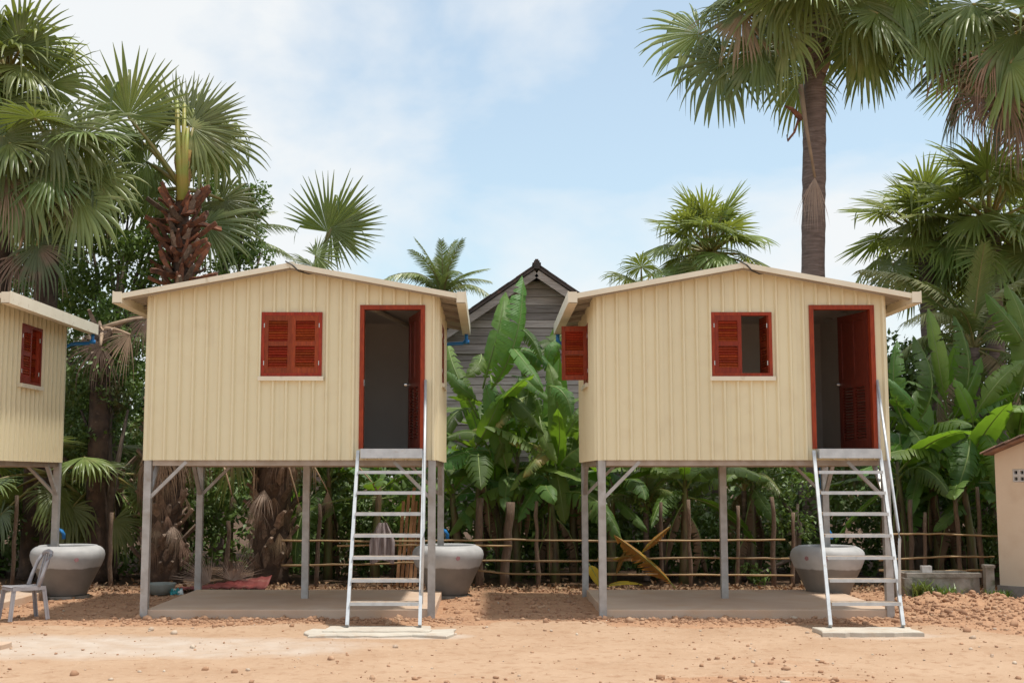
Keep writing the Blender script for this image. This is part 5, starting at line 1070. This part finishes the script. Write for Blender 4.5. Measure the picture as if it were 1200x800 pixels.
banana_plant('young banana plant with a bright rolled leaf next to the swung out shutter', 672, 23.2, 2.2, 8, 504, dead=1, explicit=[((650, 470), (648, 385), 0, 0, 'banb0', UF, 0.8), ((675, 500), (640, 440), 0, 0.2, 'ban4', UF)])
banana_plant('low banana plant behind the jar in the middle gap', 536, 22.8, 1.6, 8, 505, Ll=(1.1, 1.6), dead=2)
banana_plant('banana plant behind the ladder of the closed window house', 440, 22.9, 1.7, 8, 506, Ll=(1.2, 1.7), dead=4, el=(60, -40), explicit=[((410, 590), (380, 612), 0, -0.6, 'ban1', (0,-0.6,1))])
banana_plant('banana plant behind the middle post of the closed window house', 385, 23.3, 1.9, 7, 507, dead=3, el=(60, -50))
banana_plant('banana plant behind the left brace of the right hand house', 716, 22.8, 1.7, 7, 508, dead=3, el=(50, -50), Ll=(1.1, 1.6))
banana_plant('banana plant left of the middle post of the right hand house', 800, 22.7, 1.75, 7, 509, dead=3, el=(45, -40), Ll=(1.2, 1.7), explicit=[((855, 570), (760, 562), 0.2, -0.2, 'ban1', (0,-0.8,0.6))])
banana_plant('banana plant right of the middle post of the right hand house', 880, 22.9, 1.85, 7, 510, dead=5, el=(45, -50), Ll=(1.2, 1.7))
banana_plant('banana plant just right of the right hand ladder', 1060, 22.6, 2.0, 10, 511, el=(58, -50), dead=3, explicit=[((1062, 500), (1050, 400), 0, -0.2, 'ban4', (-1,-1,0.2), 0.8), ((1068, 480), (1040, 440), 0, -0.6, 'ban2', UF), ((1055, 520), (1038, 545), 0, -0.7, 'banb1', (0,-0.8,1)), ((1065, 500), (1100, 550), 0, -0.8, 'ban0', UF, 1.1), ((1070, 500), (1074, 395), 0.2, 0.2, 'ban6', (1,-1,0.2), 0.8)])
banana_plant('tallest banana plant of the right clump with paired upright leaves', 1098, 22.9, 2.4, 11, 512, el=(58, -50), dead=4, explicit=[((1110, 480), (1082, 364), 0, -0.2, 'ban1', (-0.8,-1,0.1), 0.7), ((1112, 490), (1120, 372), 0.1, -0.2, 'ban4', (0.8,-1,0.1), 0.75), ((1105, 460), (1122, 400), 0.4, 0.2, 'banb0', UF), ((1110, 490), (1066, 448), -0.1, -0.6, 'ban1', (0,-0.6,1)), ((1115, 495), (1150, 420), 0, -0.2, 'banb1', UF)])
banana_plant('banana plant with a torn hanging leaf beside the plastered hut', 1138, 22.4, 1.9, 10, 513, el=(58, -50), dead=3, explicit=[((1136, 510), (1120, 578), -0.3, -0.7, 'ban4', UF, 1.5), ((1142, 500), (1160, 570), -0.2, -0.6, 'ban6', UF, 1.2), ((1120, 600), (1095, 622), -0.4, -0.6, 'ban0', UF, 1.3), ((1140, 500), (1118, 445), 0, -0.4, 'banb1', UF, 1.2), ((1140, 490), (1205, 425), 0, -0.2, 'ban2', UF)])
banana_plant('banana plant leaning over the tiled roof of the hut', 1195, 23.0, 2.4, 11, 514, el=(58, -50), dead=2, explicit=[((1190, 470), (1172, 335), 0, -0.5, 'ban1', UF), ((1180, 470), (1130, 490), 0, -0.4, 'ban2', (0,-0.6,1)), ((1195, 420), (1160, 340), 0.2, -0.7, 'ban6', UF)])
banana_plant('shaded low banana plant at the back of the middle gap', 585, 23.6, 1.6, 10, 515, Ll=(1.2, 1.7), el=(70, -35), dead=2)
banana_plant('shaded low banana plant nearest the right hand house in the gap', 632, 23.7, 1.5, 10, 516, Ll=(1.2, 1.7), el=(70, -35), dead=2)
banana_plant('tall leaning banana plant against the plank house wall', 590, 24.6, 3.0, 8, 517, Ll=(1.4, 1.9), el=(50, -35), dead=2)
banana_plant('low banana plant at the back of the right clump', 1085, 23.6, 1.4, 10, 518, Ll=(1.2, 1.7), el=(75, -35), dead=2)
banana_plant('low banana plant behind the trough', 1118, 23.2, 1.3, 9, 519, Ll=(1.1, 1.6), el=(75, -35), dead=3)
banana_plant('broad banana plant in front of the coconut palm', 1165, 24.2, 2.8, 10, 520, Ll=(1.5, 2.0), el=(75, -30), dead=2)
# fallen dead and yellow banana leaves
df = thing('dead_banana_leaves', 'orange brown dead banana leaves drooping behind the slab of the right hand house', 'dead leaves', (P(760, 690, 21.0).x, 21.0, 0))
for (x0, y0), (x1, y1), mesh in (((792, 690), (722, 628), 'band0'), ((750, 650), (786, 616), 'band1'), ((750, 652), (718, 655), 'band1'), ((735, 640), (722, 672), 'band0')):
    put('leaf', CACHE[mesh], df, frame(P(x0, y0, 21.0), P(x1, y1, 20.8), UF, 0.6))
yl = thing('yellow_banana_leaf', 'fallen bright yellow banana leaf lying behind the corner post', 'leaf', (P(700, 685, 20.6).x, 20.6, 0))
put('leaf', CACHE['bany'], yl, frame(P(690, 660, 20.6), P(705, 688, 20.4), UF, 1.5)); put('leaf', CACHE['bany'], yl, frame(P(708, 688, 20.5), P(752, 684, 20.5), (0,-0.3,1), 1.0))
# fallen dry palm fans
for lb, px, py, tips in (('pile of pale dry palm fans on the ground by the red sheet', 246, 682, ((203, 668), (208, 652), (215, 676), (232, 645))), ('spiky dry palm fan stuck behind the red sheet', 272, 680, ((306, 652), (280, 645), (255, 655)))):
    q = P(px, py, 21.1); f_ = thing('dry_palm_fans', lb, 'dry fronds', (q.x, 21.1, 0))
    for k, (tx, ty) in enumerate(tips): put_fan('fan', f_, P(px, py, 21.1), P(tx, ty, 20.85 + 0.08*k), 'fang', (0.2, -1, 0.4), 1.0)
# weeds
def weed(label, px, py, Y, n, h, seed, mat='grass'):
    r = random.Random(seed); q = P(px, py, Y); b = MB()
    for k in range(n):
        a = r.uniform(0, 6.28); l_ = h*r.uniform(.5, 1); p0 = Vector((r.gauss(0, .10), r.gauss(0, .07), ground_z(q.x, Y))); d = sdirn(a, RAD(r.uniform(45, 85))); s_ = Vector((math.cos(a), math.sin(a), 0))*0.008; m_ = p0 + d*l_*0.6; e = p0 + d*l_ + sdirn(a, 0)*l_*0.3
        b.add([p0-s_, p0+s_, m_+s_*1.6, m_-s_*1.6, e], [(0,1,2,3),(3,2,4)])
    tag(link('weed_tuft', b.mesh('weed_tuft', M[mat]), None, (q.x, Y, 0)), label, 'weed', 'weeds')
weed('yellow green weed tuft growing against the trough', 1078, 695, 19.15, 90, 0.32, 1)
weed('darker weed tuft at the right end of the trough', 1110, 693, 19.1, 60, 0.26, 2, 'leaf')
weed('green weed tuft at the foot of the plastered hut', 1172, 704, 19.0, 100, 0.20, 3, 'leaf')
# leaf litter along the fence
r = np.random.RandomState(12); n = 4600; pts = np.stack([r.uniform(-11, 10.5, n), 20.75 + np.abs(r.normal(0, 0.6, n)), np.full(n, 0.0)], 1)
pts[:,2] = [ground_z(x, y) + 0.015 + abs(r.normal(0, .02)) for x, y, _ in pts]
tag(link('leaf_litter', leaf_cloud(pts, 0.085, 14, M['litter'], 'leaf_litter', updir=2.5), kind='stuff'), 'brown and tan fallen leaves along the foot of the fence', 'leaf litter')
